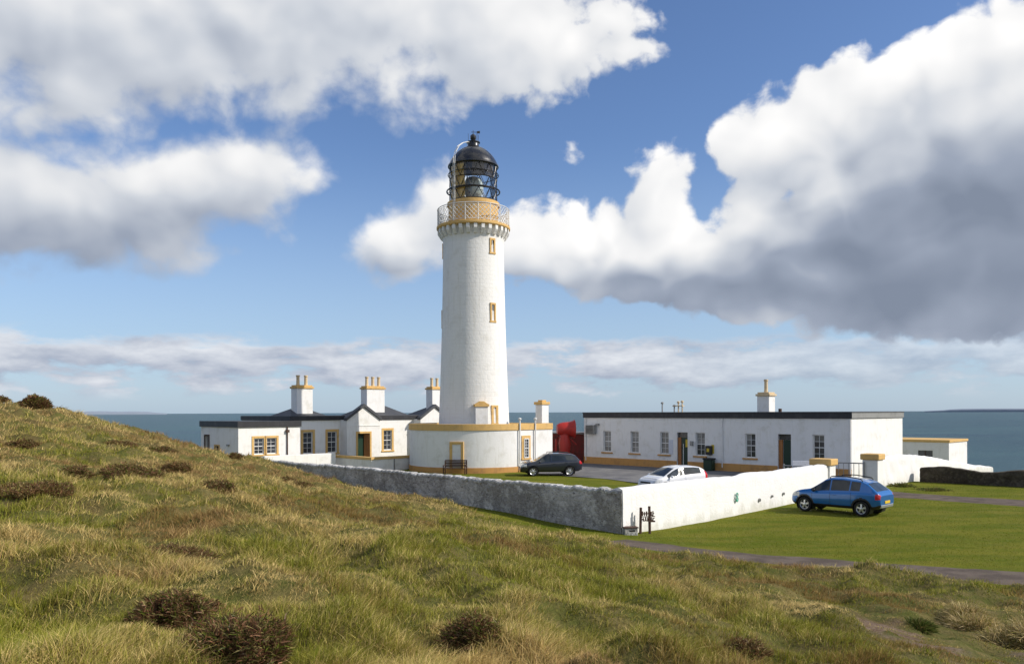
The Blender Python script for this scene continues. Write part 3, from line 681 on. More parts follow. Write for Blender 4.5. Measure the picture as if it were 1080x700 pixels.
def chimney(S, u0, u1, v0, v1, z0, z1, pots, cap=OCHRE, m_=WHITE, potax='u', pr=.13, ph=.95, parent=None):
    c = MB(); c.box(u0, u1, v0, v1, z0, z1); ch = S.part('chimney', c, m_, parent, bev=.03)
    k = MB(); k.box(u0 - .09, u1 + .09, v0 - .09, v1 + .09, z1 + .002, z1 + .16); k.box(u0 + .02, u1 - .02, v0 + .02, v1 - .02, z1 + .162, z1 + .3); S.part('chimney_cap', k, cap, ch, bev=.02)
    for i in range(pots):
        t = (i + .5) / pots; x, y = ((u0 + (u1 - u0) * t, (v0 + v1) / 2) if potax == 'u' else ((u0 + u1) / 2, v0 + (v1 - v0) * t))
        p = MB(); p.lathe([(pr * 1.15, z1 + .305), (pr, z1 + .42), (pr * .92, z1 + .3 + ph * .85), (pr * 1.2, z1 + .3 + ph * .87), (pr * 1.15, z1 + .3 + ph), (pr * .7, z1 + .3 + ph)], 12, (x, y)); S.part('chimney_pot', p, POT, ch, smooth='auto')
    return ch

# ------------------------------------------------------------------ lighthouse tower
CU, CV = 19.25, 29.4
cx, cy_ = uv2w(CU, CV)
vd = math.atan2(0 - cy_, 0 - cx)                       # heading from the tower towards the viewpoint
LT = thing('lighthouse', 'tall white round lighthouse with black domed lantern and ochre gallery', 'lighthouse', (cx, cy_, 0), 0)
prof = [(2.95, 0), (2.90, 2.0)] + [(2.86 - .40 * (1 - (1 - t) ** 1.5), 3.4 + t * 14.6) for t in np.linspace(0, 1, 26)] + [(2.46, 18.3), (2.52, 18.5), (2.52, 18.9), (2.6, 19.24)]
b = MB(); b.lathe(prof, 96); shaft = obj('tower_shaft', b, TOWERW, LT, smooth='auto')
for k in range(30):
    a = k * 2 * math.pi / 30; F = Frame((math.cos(a) * 2.5, math.sin(a) * 2.5), (-math.sin(a), math.cos(a)), (math.cos(a), math.sin(a)))
    c = MB(); 
    q = [(.05, 18.55), (.16, 18.55), (.40, 18.92), (.40, 19.238), (-.05, 19.238), (-.05, 18.55)]
    vs = [F.p(s, z, d) for s in (-.13, .13) for (d, z) in q]; m_ = len(q)
    c.add(vs, [tuple(range(m_)), tuple(range(2 * m_ - 1, m_ - 1, -1))] + [(i, i + m_, (i + 1) % m_ + m_, (i + 1) % m_) for i in range(m_)])
    obj('corbel', c, TOWERW, LT)
b = MB(); b.lathe([(2.3, 19.24), (2.93, 19.24), (2.98, 19.3), (2.98, 19.46), (2.93, 19.5), (2.0, 19.5)], 96, cap=False); obj('gallery', b, OCHRE, LT, smooth='auto')
b = MB(); b.lathe([(2.02, 19.5), (2.02, 21.1), (2.12, 21.14), (2.12, 21.42), (1.96, 21.46), (1.2, 21.47)], 72, cap=False); obj('lantern_base', b, OCHRE, LT, smooth='auto')
# lattice railing
b = MB(); Rr = 2.9
for z, r in ((20.86, .035), (19.60, .022), (20.72, .018)): b.tube([(Rr * math.cos(a), Rr * math.sin(a), z) for a in np.linspace(0, 2 * math.pi, 72, endpoint=False)], r, 5, True)
rail = obj('railing', b, WHITEM, LT)
b = MB()
for k in range(18):
    a = k * 2 * math.pi / 18; b.tube([(Rr * math.cos(a), Rr * math.sin(a), 19.5), (Rr * math.cos(a), Rr * math.sin(a), 20.88)], .034, 6)
nl = 54
for k in range(nl):
    for s in (1, -1):
        pts = []
        for t in np.linspace(0, 1, 5):
            a = (k + s * t * 3.2) * 2 * math.pi / nl; pts.append((Rr * math.cos(a), Rr * math.sin(a), 19.60 + 1.12 * t))
        b.tube(pts, .021, 4)
obj('lattice', b, WHITEM, rail)
# lantern
Rl = 1.92
b = MB(); b.lathe([(Rl - .02, 21.47), (Rl - .02, 24.38)], 24, cap=False); obj('lantern_glazing', b, CLEAR, LT)
b = MB()
ns = 12
for k in range(ns):
    a0 = k * 2 * math.pi / ns
    for (z0, z1) in ((21.47, 22.36), (22.36, 23.3), (23.3, 24.38)):
        am, a1 = a0 + math.pi / ns, a0 + 2 * math.pi / ns; p = lambda a, z: (Rl * math.cos(a), Rl * math.sin(a), z)
        b.tube([p(a0, z0), p((a0 + am) / 2, (z0 + z1) / 2), p(am, z1)], .028, 5); b.tube([p(am, z1), p((a1 + am) / 2, (z0 + z1) / 2), p(a1, z0)], .028, 5)
for z, r, rr_ in ((21.5, .05, Rl), (22.36, .03, Rl), (23.3, .03, Rl), (24.36, .06, Rl)): b.tube([(rr_ * math.cos(a), rr_ * math.sin(a), z) for a in np.linspace(0, 2 * math.pi, 48, endpoint=False)], r, 6, True)
obj('glazing_bars', b, BLACK, LT)
b = MB()
for z, r, rr_ in ((22.38, .062, 2.14), (23.72, .038, 2.04)):
    b.tube([(rr_ * math.cos(a), rr_ * math.sin(a), z) for a in np.linspace(0, 2 * math.pi, 60, endpoint=False)], r, 8, True)
    for k in range(12):
        a = k * math.pi / 6; b.tube([(Rl * math.cos(a), Rl * math.sin(a), z), (rr_ * math.cos(a), rr_ * math.sin(a), z)], .025, 5)
obj('window_cleaning_rail', b, BLACK, LT)
# drawn blinds and the optic seen through the panes
b = MB(); b.lathe([(1.78, 21.5), (1.78, 24.3)], 28, a0=vd - R(95), a1=vd - R(22), cap=False); obj('drawn_blind', b, BLIND, LT, smooth=True)
b = MB(); b.lathe([(1.80, 23.28), (1.80, 24.3)], 28, a0=vd - R(25), a1=vd + R(62), cap=False); obj('canvas_blind', b, GREYBL, LT, smooth=True)
b = MB(); b.lathe([(.25, 21.45), (.3, 21.9), (.62, 22.05), (.78, 22.4), (.82, 22.75), (.78, 23.1), (.6, 23.45), (.3, 23.6), (.05, 23.65)], 24); obj('lamp_lens', b, LENS, LT, smooth=True)
dp = [(2.0, 24.36), (2.06, 24.38), (2.06, 24.48), (1.97, 24.54), (1.93, 24.68), (1.85, 24.86), (1.73, 25.06), (1.57, 25.28), (1.37, 25.50), (1.13, 25.70), (.86, 25.87), (.62, 25.98)]
b = MB(); b.lathe(dp + [(.5, 26.03), (.47, 26.08), (.47, 26.36), (.56, 26.38), (.56, 26.43), (.25, 26.5), (0, 26.52)], 64); dome = obj('dome', b, BLACK, LT, smooth='auto')
b = MB(); b.lathe([(.12, 26.5), (.17, 26.6), (.24, 26.7), (.24, 26.95), (.18, 27.02), (.10, 27.06), (.05, 27.12), (0, 27.13)], 16); b.tube([(0, 0, 27.1), (0, 0, 27.42)], .022, 5); obj('ventilator', b, BLACK, dome, smooth='auto')
b = MB(); b.tube([(-.15, 0, 27.26), (.42, .05, 27.26)], .022, 5); b.add([(.3, .03, 27.16), (.55, .06, 27.16), (.55, .06, 27.38), (.3, .03, 27.34)], [(0, 1, 2, 3)]); b.tube([(.30, .2, 26.5), (.30, .2, 27.28)], .02, 5); b.tube([(-.38, 0, 26.4), (-.40, 0, 27.15)], .016, 5); b.tube([(.42, -.1, 26.4), (.42, -.1, 27.0)], .018, 5); obj('weather_vane', b, BLACK, dome)
b = MB(); al = vd - R(44)
for da in (-.045, .045):
    pp = [(2.2, 19.5), (2.2, 24.2), (2.17, 24.7), (2.03, 25.2), (1.7, 25.72), (1.2, 26.1), (.75, 26.28), (.5, 26.3)]
    b.tube([(r * math.cos(al + da * 2 / max(r, .6)), r * math.sin(al + da * 2 / max(r, .6)), z) for r, z in pp], .032, 6)
for z in np.arange(19.8, 24.6, .3): b.tube([(2.2 * math.cos(al - .045), 2.2 * math.sin(al - .045), z), (2.2 * math.cos(al + .045), 2.2 * math.sin(al + .045), z)], .014, 4)
obj('ladder', b, WHITEM, LT)
def tower_window(da, z0, z1, w, r, dark=True, fw=.14):
    a = vd + R(da); F = Frame((math.cos(a) * r, math.sin(a) * r), (-math.sin(a), math.cos(a)), (math.cos(a), math.sin(a)))
    f = MB()
    for q in ((-w / 2 - fw, -w / 2, z0, z1), (w / 2, w / 2 + fw, z0, z1), (-w / 2 - fw, w / 2 + fw, z1, z1 + .16), (-w / 2 - fw - .04, w / 2 + fw + .04, z0 - .14, z0)): f.fbox(F, *q, -.35, .07)
    o = obj('stair_window', f, OCHRE, LT, bev=.012); p = MB(); p.fbox(F, -w / 2, w / 2, z0, z1, -.4, -.0); obj('pane', p, PANE, o)
    s = MB(); s.fbox(F, -.018, .018, z0, z1, .0, .02); s.fbox(F, -w / 2, -.02, (z0 + z1) / 2 - .02, (z0 + z1) / 2 + .02, .0, .02); s.fbox(F, .02, w / 2, (z0 + z1) / 2 - .02, (z0 + z1) / 2 + .02, .0, .02); obj('sash', s, WHITEM, o)
tower_window(37, 17.15, 18.1, .26, 2.46); tower_window(36, 11.75, 13.0, .26, 2.55); tower_window(35, 3.72, 4.95, .24, 2.80, fw=.2)
tower_window(-100, 17.15, 18.1, .26, 2.46); tower_window(-100, 11.5, 12.7, .26, 2.55)

# ------------------------------------------------------------------ curved building round the tower foot
LB = Site('curved_annexe', 'low white curved building wrapped round the foot of the lighthouse with ochre parapet', 'building', CU, CV)
RB, EX = 5.2, 3.7
def dpath(r, ex=EX, n=44):
    p = [(CU + ex, CV + r)] + [(CU - r * math.sin(t), CV + r * math.cos(t)) for t in np.linspace(0, math.pi, n)] + [(CU + ex, CV - r)]
    return p
b = MB(); b.strip(dpath(RB), -.3, 3.2, .35); b.box(CU + EX - .352, CU + EX - .002, CV - RB + .36, CV + RB - .36, -.3, 3.2); LB.part('wall', b, TOWERW if False else WHITE, smooth='auto')
b = MB(); b.strip(dpath(RB + .07), 3.2, 3.68, .5); b.box(CU + EX - .4, CU + EX + .07, CV - RB + .45, CV + RB - .45, 3.2, 3.68); LB.part('parapet', b, OCHRE, smooth='auto', bev=.02)
b = MB(); b.strip(dpath(RB + .05), -.3, .42, .04); LB.part('plinth', b, PLINTH, smooth='auto')
b = MB(); b.v = [(x, y, 3.3) for x, y in dpath(RB - .4)]; b.f = [tuple(range(len(b.v)))]; LB.part('roof', b, ROOFF)
def base_front(px):           # angle on the curve where that bearing meets it
    r = (px - 540) / 840; best = None
    for t in np.linspace(.2, math.pi, 900):
        u, v = CU - RB * math.sin(t), CV + RB * math.cos(t); x, y = uv2w(u, v)
        if best is None or abs(x / y - r) < best[0]: best = (abs(x / y - r), t, u, v)
    return best[1:]
t, u, v = base_front(481.5); n_ = (-math.sin(t), math.cos(t)); F = Frame((u, v), (math.cos(t), math.sin(t)), n_); F = Frame((u, v), (-n_[1], n_[0]), n_)
b = MB(); b.fbox(F, -.34, .34, .45, 2.18, -.2, .05); d = LB.part('door', b, PAPER if False else WHITEM, bev=.01)
b = MB()
for q in ((-.54, -.34, .42, 2.38), (.34, .54, .42, 2.38), (-.34, .34, 2.18, 2.38)): b.fbox(F, *q, -.2, .10)
LB.part('door_surround', b, OCHRE, d, bev=.015)
Fs = Frame((CU, CV - RB), (1, 0), (0, -1))
ax = lambda px: solve_u(px, CV - RB) - CU
a_ = ax(554.4); window(LB, Frame((CU, CV - RB - .02), (1, 0), (0, -1)), a_ - .26, a_ + .26, 1.05, 2.55, OCHRE, PANE, rec=-.03, bars=(1, 2), sillm=OCHRE, sw=.22)
for px in (547, 563.3):
    a_ = ax(px); b = MB(); b.tube([Fs.p(a_, .1, .13), Fs.p(a_, 4.05, .13)], .06, 10); b.lathe([(.07, 3.95), (.12, 4.0), (.12, 4.1), (.05, 4.14)], 10, Fs.p(a_, 0, .13)[:2]); LB.part('downpipe', b, WHITEM, smooth='auto')
u2 = CU + EX - .75; chz = 5.5
b = MB(); b.box(u2 - .45, u2 + .35, CV - RB + .02, CV - RB + .72, 3.685, 5.15); cp = LB.part('chimney', b, WHITE, bev=.03)
b = MB(); b.box(u2 - .53, u2 + .43, CV - RB - .06, CV - RB + .83, 5.152, 5.38); b.box(u2 - .3, u2 + .18, CV - RB + .12, CV - RB + .6, 5.382, 5.52); LB.part('chimney_cap', b, OCHRE, cp, bev=.03)
a = vd + R(11); F = Frame((CU + math.cos(a - R(45)) * 2.7, CV + math.sin(a - R(45)) * 2.7), (-math.sin(a - R(45)), math.cos(a - R(45))), (math.cos(a - R(45)), math.sin(a - R(45))))
b = MB(); b.fbox(F, -.5, .5, 3.31, 5.0, -.3, .45); pr_ = LB.part('pier', b, WHITE, bev=.02)
b = MB(); b.fbox(F, -.58, .58, 5.002, 5.2, -.3, .53); 
vs = [F.p(a_, z, d_) for d_ in (-.3, .5) for (a_, z) in ((-.5, 5.202), (.5, 5.202), (.16, 5.42), (-.16, 5.42))]; b.add(vs, [(0, 1, 2, 3), (7, 6, 5, 4), (0, 4, 5, 1), (1, 5, 6, 2), (2, 6, 7, 3), (3, 7, 4, 0)]); LB.part('pier_cap', b, OCHRE, pr_, bev=.015)

# ------------------------------------------------------------------ long cottage on the right
UA, VA, LA, WA = 30.2, 3.46, 23.5, 9.6
LC = Site('long_cottage', 'long low white building with flat dark roof and row of sash windows on the right', 'house', UA, VA)
FA = Frame((UA, VA + LA), (0, -1), (-1, 0)); aA = lambda px: VA + LA - solve_v(px, UA); zA = lambda px, py: zat(px, py, UA, solve_v(px, UA))
WIN = [(636, 644.5, 456, 478, 'c'), (665.2, 673.2, 456.5, 479.5, 'c'), (696, 705, 457, 480, 'c'), (733.2, 743.4, 457.5, 482, 'p'), (785, 797.2, 455, 479.8, 'p'), (856.6, 869.6, 455, 481.5, 'p')]
DRS = [(713.8, 725, 457.3, 492), (820.2, 833, 455, 496)]
ops = []; wz = (zA(700, 480), zA(700, 457))
for (x0, x1, y0, y1, k) in WIN: c_ = aA((x0 + x1) / 2); ops.append((c_ - .42, c_ + .42, 1.12, 2.92))
dops = []
for (x0, x1, y0, y1) in DRS: a0, a1 = aA(x0), aA(x1); dops.append((a0, max(a1, a0 + 1.0), .06, 2.92))
ZE = 4.05
b = MB(); wall_face(b, FA, 0, LA, -.4, ZE, ops + dops, .24)
FE = Frame((UA, VA), (1, 0), (0, -1)); wall_face(b, FE, 0, WA, -1.5, ZE, [])
wall_face(b, Frame((UA + WA, VA), (0, 1), (1, 0)), 0, LA, -1.5, ZE, []); wall_face(b, Frame((UA + WA, VA + LA), (-1, 0), (0, 1)), 0, WA, -.4, ZE, [])
LC.part('wall', b, WHITE)
b = MB(); b.box(UA - .10, UA + WA + .06, VA - .07, VA + LA + .06, ZE + .002, ZE + .40)
rf = LC.part('fascia', b, FASCIA, bev=.015)
b = MB(); b.box(UA - .14, UA + WA + .1, VA - .11, VA + LA + .1, ZE + .402, ZE + .47); LC.part('roof', b, ROOFF, bev=.01)
b = MB(); b.fbox(FE, -.1, WA + .06, ZE + .03, ZE + .396, .072, .085); LC.part('grey_end_fascia', b, mat('weathered_grey_board', (.26, .26, .25), .7, .2, build=weathered((.27, .27, .26), (.18, .18, .17), 1.2, .7, 15, .005)), rf)
b = MB(); pa = 0
for (d0, d1) in ((0, dops[0][0] - .02), (dops[0][1] + .02, dops[1][0] - .02), (dops[1][1] + .02, LA)): b.fbox(FA, d0, d1, -.4, .62, -.05, .05)
LC.part('plinth', b, PLINTH, bev=.01)
b = MB(); b.fbox(FE, -.05, WA, -1.5, .0, -.05, .05); LC.part('end_plinth', b, WHITE)
for i_, (o, w_) in enumerate(zip(ops, WIN)):
    wd_ = window(LC, FA, *o, None, CURTAIN if w_[4] == 'c' else PANE, rec=.20, bars=(1, 1), sillm=PLINTH)
    if w_[4] == 'p':
        b = MB(); b.fbox(FA, o[0] + .05, o[0] + (.80, .42, .8)[i_ - 3], o[2] + (.95, .2, 1.25)[i_ - 3], o[3] - .04, -.184, -.182); LC.part('curtain', b, CURTAIN, wd_)
for i, o in enumerate(dops):
    b = MB(); b.fbox(FA, o[0] + .36, o[1], o[2], o[3] - .42, -.24, -.18); dd = LC.part('door', b, GREEND)
    b = MB(); b.fbox(FA, o[0] + .02, o[0] + .30, o[2], o[3] - .42, -.235, -.12); LC.part('door_reveal', b, ORANGED, dd)
    b = MB(); b.fbox(FA, o[0] + .03, o[1], o[3] - .40, o[3], -.24, -.19); LC.part('fanlight', b, PANE, dd)
    b = MB()
    if i == 0:
        b.fbox(FA, o[0] + .50, o[0] + .54, .1, 2.0, -.17, -.12); LC.part('handrail', b, WHITEM, dd)
        b = MB(); b.fbox(FA, o[0] + .70, o[0] + .95, 1.75, 2.35, -.178, -.16); LC.part('notice', b, YSIGN, dd)
    b = MB(); b.fbox(FA, o[0] - .3, o[1] + .3, -.1, .10, .06, .75); LC.part('doorstep', b, YARD, bev=.02)
b = MB(); a_ = aA(707.5); b.fbox(FA, a_ - .2, a_ + .2, 1.15, 2.3, .003, .03); LC.part('notice', b, PAPER)
b = MB(); a_ = aA(730); b.fbox(FA, a_ - .12, a_ + .12, 1.9, 2.25, .003, .2); LC.part('wall_lamp', b, GREYM, bev=.03)
b = MB(); a_ = aA(631); b.fbox(FA, a_ - .15, a_ + .15, 3.4, 3.55, .003, .25); LC.part('security_light', b, GREYM, bev=.03)
for a_ in (aA(618.2), aA(762), aA(897)):
    b = MB(); b.tube([FA.p(a_, .3, .07), FA.p(a_, ZE, .07)], .045, 8); LC.part('downpipe', b, WHITEM, smooth='auto')
cv = solve_v(808, UA + 3.4); chimney(LC, UA + 2.9, UA + 3.9, cv - .5, cv + .5, ZE + .47, 5.75, 1, cap=POT, potax='v', pr=.14, ph=1.0)
b = MB(); cv = solve_v(811, UA + 2.2); b.box(UA + 2.3, UA + 2.5, cv - .9, cv - .7, ZE + .472, ZE + .72); LC.part('roof_outlet', b, WOODB, bev=.02)
for px, h, kind in ((698.5, .75, 0), (711.2, .5, 0), (715.5, .8, 1), (719.5, .85, 0)):
    v_ = solve_v(px, UA + 4); b = MB(); p0 = (UA + 4, v_)
    b.tube([(*p0, ZE + .47), (*p0, ZE + .47 + h)], .055, 8)
    if kind: b.box(UA + 3.85, UA + 4.15, v_ - .5, v_ + .5, ZE + .47 + h * .62, ZE + .47 + h * .62 + .08)
    b.lathe([(.13, ZE + .44 + h), (.13, ZE + .56 + h), (.03, ZE + .62 + h)], 10, p0); LC.part('roof_vent', b, POT if px > 712 else GREYM, smooth='auto')
AC = Site('wall_cabinet', 'grey louvred cabinet fixed to far left end of the long white cottage', 'cabinet', *FA.p(aA(625), 0, 0)[:2], 2.7)
b = MB(); a_ = aA(625); b.fbox(FA, a_ - .5, a_ + .45, 2.62, 3.42, .004, .42); AC.part('casing', b, GREYM, bev=.05)
b = MB()
for k in range(6): b.fbox(FA, a_ - .42, a_ + .36, 2.72 + k * .11, 2.78 + k * .11, .422, .44)
AC.part('louvre', b, PLAST)
NB = Site('letter_box', 'dark square letter box on the cottage wall right of the green door', 'letter box', *FA.p(aA(749), 0, 0)[:2], 1.4)
b = MB(); a_ = aA(749); b.fbox(FA, a_ - .30, a_ + .22, 1.22, 1.92, .004, .26); NB.part('casing', b, PLAST, bev=.03)
b = MB(); b.fbox(FA, a_ + .10, a_ + .34, 1.32, 2.0, .004, .02); b.fbox(FA, a_ - .16, a_ + .06, 1.45, 1.72, .262, .275); NB.part('backboard', b, YSIGN)
BN = Site('litter_bin', 'dark green litter bin standing against the cottage wall below the letter box', 'bin', *FA.p(aA(751), 0, .5)[:2], 0)
b = MB(); a_ = aA(751); q = [FA.p(a_, 0, .45)[:2]]
b.fbox(FA, a_ - .36, a_ + .36, .04, .86, .16, .74); BN.part('body', b, GREEND, bev=.05)
b = MB(); b.fbox(FA, a_ - .40, a_ + .40, .862, 1.0, .12, .78); BN.part('lid', b, PLAST, bev=.05)

# ------------------------------------------------------------------ small outbuilding beyond the end wall
UO, VO = 45.9, 2.0
OB = Site('outbuilding', 'small flat-roofed white outbuilding with ochre coping beyond the long cottage', 'outbuilding', UO, VO, -1)
b = MB(); F = Frame((UO, VO + 6), (0, -1), (-1, 0)); aO = lambda px: VO + 6 - solve_v(px, UO)
zt = 2.0; wo_ = (aO(968), aO(983.5), .62, 1.32)
wall_face(b, F, 0, 6, -2.5, zt, [wo_], .2); wall_face(b, Frame((UO, VO), (1, 0), (0, -1)), 0, 4.8, -2.5, zt, []); wall_face(b, Frame((UO + 4.8, VO), (0, 1), (1, 0)), 0, 6, -2.5, zt, []); wall_face(b, Frame((UO + 4.8, VO + 6), (-1, 0), (0, 1)), 0, 4.8, -2.5, zt, [])
OB.part('wall', b, WHITE)
b = MB(); b.box(UO - .08, UO + 4.88, VO - .08, VO + 6.08, zt + .002, zt + .2); OB.part('coping', b, OCHRE, bev=.02)
b = MB(); b.fbox(F, wo_[0], wo_[1], wo_[2], wo_[3], -.19, -.12); w_ = OB.part('window', b, PANE)
b = MB(); b.fbox(F, wo_[0] + .5, wo_[0] + .56, wo_[2], wo_[3], -.118, -.09); OB.part('frame', b, WOODB, w_)

# ------------------------------------------------------------------ keepers' cottages on the left
VH = 41.0
KC = Site('keepers_cottage', 'white keepers cottage with dark roof edge, gabled porches and tall chimneys on the left', 'house', 9.4, VH)
uh = lambda px, v=VH: solve_u(px, v)
FH = Frame((0, VH), (1, 0), (0, -1)); zh = lambda px, py, v=VH: zat(px, py, solve_u(px, v), v)
UL, UR = 9.3, 33.0; DH = 8.5; ZH = 3.93
wc = [uh(324.6), uh(350.2), uh(408.8)]; ops = [(c_ - .46, c_ + .46, 1.15, 2.95) for c_ in wc]; uw = 30.3; ops.append((uw - .46, uw + .46, 1.15, 2.95))
b = MB(); wall_face(b, FH, UL, UR, -.4, ZH, ops, .2); wall_face(b, Frame((UL, VH + DH), (0, -1), (-1, 0)), 0, DH, -.4, ZH, []); wall_face(b, Frame((UR, VH), (0, 1), (1, 0)), 0, DH, -.4, ZH, []); wall_face(b, Frame((UR, VH + DH), (-1, 0), (0, 1)), 0, UR - UL, -.4, ZH, [])
KC.part('wall', b, WHITE)
b = MB(); b.box(UL - .1, UR + .1, VH - .12, VH + DH + .1, ZH + .002, ZH + .38); KC.part('fascia', b, FASCIA, bev=.015)
def hip(u0, u1, v0, v1, z0, z1, ins):
    h = MB(); h.add([(u0, v0, z0), (u1, v0, z0), (u1, v1, z0), (u0, v1, z0), (u0 + ins, (v0 + v1) / 2, z1), (u1 - ins, (v0 + v1) / 2, z1)], [(0, 1, 5, 4), (1, 2, 5), (2, 3, 4, 5), (3, 0, 4), (3, 2, 1, 0)]); return h
for o in ops: window(KC, FH, *o, OCHRE, PANE, rec=.14, bars=(1, 1), sillm=OCHRE, sw=.2)
VP = VH - 1.1
def porch(ua, ub, vp, apex, eave, door):
    F = Frame((0, vp), (1, 0), (0, -1)); um = (ua + ub) / 2; b = MB()
    dop = [(um - .62, um + .62, .1, 2.75)] if door else []
    wall_face(b, F, ua, ub, -.4, eave, dop, .5); b.add([F.p(ua, eave, 0), F.p(ub, eave, 0), F.p(um, apex, 0)], [(0, 1, 2)])
    for (uu, n_) in ((ua, -1), (ub, 1)):
        b.add([(uu, vp, -.4), (uu, VH + .2, -.4), (uu, VH + .2, eave), (uu, vp, eave)], [(0, 1, 2, 3) if n_ > 0 else (3, 2, 1, 0)])
    pw = KC.part('porch', b, WHITE)
    r = MB(); e = .16; th = .26
    for s in (-1, 1):
        x0 = ua - .14 if s < 0 else ub + .14; sl = (apex - eave) / (um - ua); z0 = eave - .14 * sl
        q = [(x0, z0 + .02), (um, apex + .02), (um, apex + .02 + th), (x0, z0 + .02 + th)]
        vs = [(x, y, z) for y in (vp - e, vp + .32) for (x, z) in q]; r.add(vs, [(0, 1, 2, 3), (7, 6, 5, 4), (0, 4, 5, 1), (2, 6, 7, 3), (3, 7, 4, 0), (1, 5, 6, 2)])
    KC.part('porch_roof', r, SLATE, pw)
    if door:
        s = MB()
        for q in ((um - .80, um - .62, .1, 2.93), (um + .62, um + .80, .1, 2.93), (um - .62, um + .62, 2.75, 2.93)): s.fbox(F, *q, -.05, .05)
        dw = KC.part('door', s, OCHRE, pw, bev=.012)
        d = MB(); d.fbox(F, um - .60, um + .60, .1, 2.74, -.515, -.48); KC.part('door_opening', d, GREEND, dw)
        d = MB(); vs = [F.p(um + .60, .1, -.02), F.p(um + .34, .1, -.46), F.p(um + .31, .1, -.44), F.p(um + .57, .1, .01)]
        d.add([(x, y, z) for z in (.12, 2.72) for (x, y, _) in vs], [(3, 2, 1, 0), (4, 5, 6, 7), (0, 1, 5, 4), (1, 2, 6, 5), (2, 3, 7, 6), (3, 0, 4, 7)]); KC.part('door_leaf', d, ORANGED, dw)
    s = MB(); s.fbox(F, ua - .03, ub + .03, eave - .55, eave - .48, -.02, .04); KC.part('string_course', s, WHITE, pw)
pu0, pu1 = solve_u(366, VP), solve_u(400.5, VP); PA_, PE_ = 5.05, 3.95
porch(pu0, pu1, VP, PA_, PE_, True)
q0 = solve_u(443.5, VP); porch(q0, q0 + (pu1 - pu0), VP, PA_, PE_, True)
def stack(px0, px1, v0, ytop, pots, du=None):
    u0 = solve_u(px0, v0); u1 = solve_u(px1, v0); z1_ = zat((px0 + px1) / 2, ytop, u0, v0)
    chimney(KC, u0, u1, v0, v0 + 1.0, ZH + .39, z1_, pots, pr=.15, ph=.88)
    return u0, u1
VC = VH + 3.2
u0, u1 = stack(313.2, 330, VC, 409.3, 2); h = hip(u0 - .9, u1 + 1.1, VC - .5, VC + 3, ZH + .385, ZH + 1.0, 1.0); KC.part('roof', h, SLATE)
u0, u1 = stack(387, 405.8, VC, 410, 3); h = hip(u0 - .6, u1 + 2.5, VC - .5, VC + 3.5, ZH + .385, ZH + 1.45, 1.9); KC.part('roof', h, SLATE)
u0, u1 = stack(456, 463.5 + 9, VC, 410.5, 3); h = hip(u0 - .6, u1 + 2.4, VC - .5, VC + 3.5, ZH + .385, ZH + 1.4, 1.9); KC.part('roof', h, SLATE)
b = MB(); a_ = uh(363); b.tube([FH.p(a_, .0, .08), FH.p(a_, ZH, .08)], .05, 8); b.fbox(FH, a_ - .14, a_ + .14, 3.2, 3.42, .004, .2); KC.part('downpipe', b, WOODB, smooth='auto')
b = MB(); b.fbox(FH, UL + 4, UR, -.4, .35, .0, .04); KC.part('plinth', b, PLINTH)
# lower wing
VW = 39.4; WU0, WU1 = 4.0, 9.28; ZW = 3.47
KW = Site('cottage_wing', 'lower white wing with a paired ochre framed window at left end of the keepers cottage', 'house', WU0, VW)
FW = Frame((0, VW), (1, 0), (0, -1)); FL = Frame((WU0, VW + 6.6), (0, -1), (-1, 0))
c1, c2 = solve_u(273, VW), solve_u(286.3, VW); ops = [(c1 - .42, c1 + .42, 1.35, 2.6), (c2 - .42, c2 + .42, 1.35, 2.6)]
al_ = lambda px: VW + 6.6 - solve_v(px, WU0); dl = (al_(218.2) - .36, al_(218.2) + .36, .6, 2.72); wl = (al_(228.8) - .36, al_(228.8) + .36, .7, 1.95)
b = MB(); wall_face(b, FW, WU0, WU1, -.4, ZW, ops, .2); wall_face(b, FL, 0, 6.6, -.4, ZW, [dl, wl], .2); wall_face(b, Frame((WU1, VW), (0, 1), (1, 0)), 0, VH - VW, -.4, ZW, []); wall_face(b, Frame((WU1, VW + 6.6), (-1, 0), (0, 1)), 0, WU1 - WU0, -.4, ZW, [])
KW.part('wall', b, WHITE)
b = MB(); b.box(WU0 - .1, WU1 + .06, VW - .12, VH - .13, ZW + .002, ZW + .46); b.box(WU0 - .1, UL - .12, VH - .128, VW + 6.7, ZW + .002, ZW + .456); KW.part('roof', b, FASCIA)
for o in ops: window(KW, FW, *o, OCHRE, PANE, rec=.14, bars=(1, 1), sillm=OCHRE, sw=.18)
for o, nm in ((dl, 'door'), (wl, 'hatch')):
    b = MB()
    for q in ((o[0] - .12, o[0], o[2], o[3] + .12), (o[1], o[1] + .12, o[2], o[3] + .12), (o[0], o[1], o[3], o[3] + .12)): b.fbox(FL, *q, -.05, .04)
    w_ = KW.part(nm, b, OCHRE if nm == 'hatch' else WOODB); b = MB(); b.fbox(FL, o[0], o[1], o[2], o[3], -.19, -.14); KW.part('panel', b, WOODB if nm == 'hatch' else GREYM, w_)
b = MB(); a_ = al_(241); b.fbox(FL, a_ - .14, a_ + .14, 2.0, 2.14, .003, .14); KW.part('vent', b, GREYM)
b = MB(); a_ = solve_u(302.5, VW); b.tube([FW.p(a_, 0, .08), FW.p(a_, ZW, .08)], .05, 8); b.fbox(FW, a_ - .13, a_ + .13, 3.0, 3.22, .003, .2); KW.part('downpipe', b, WOODB, smooth='auto')
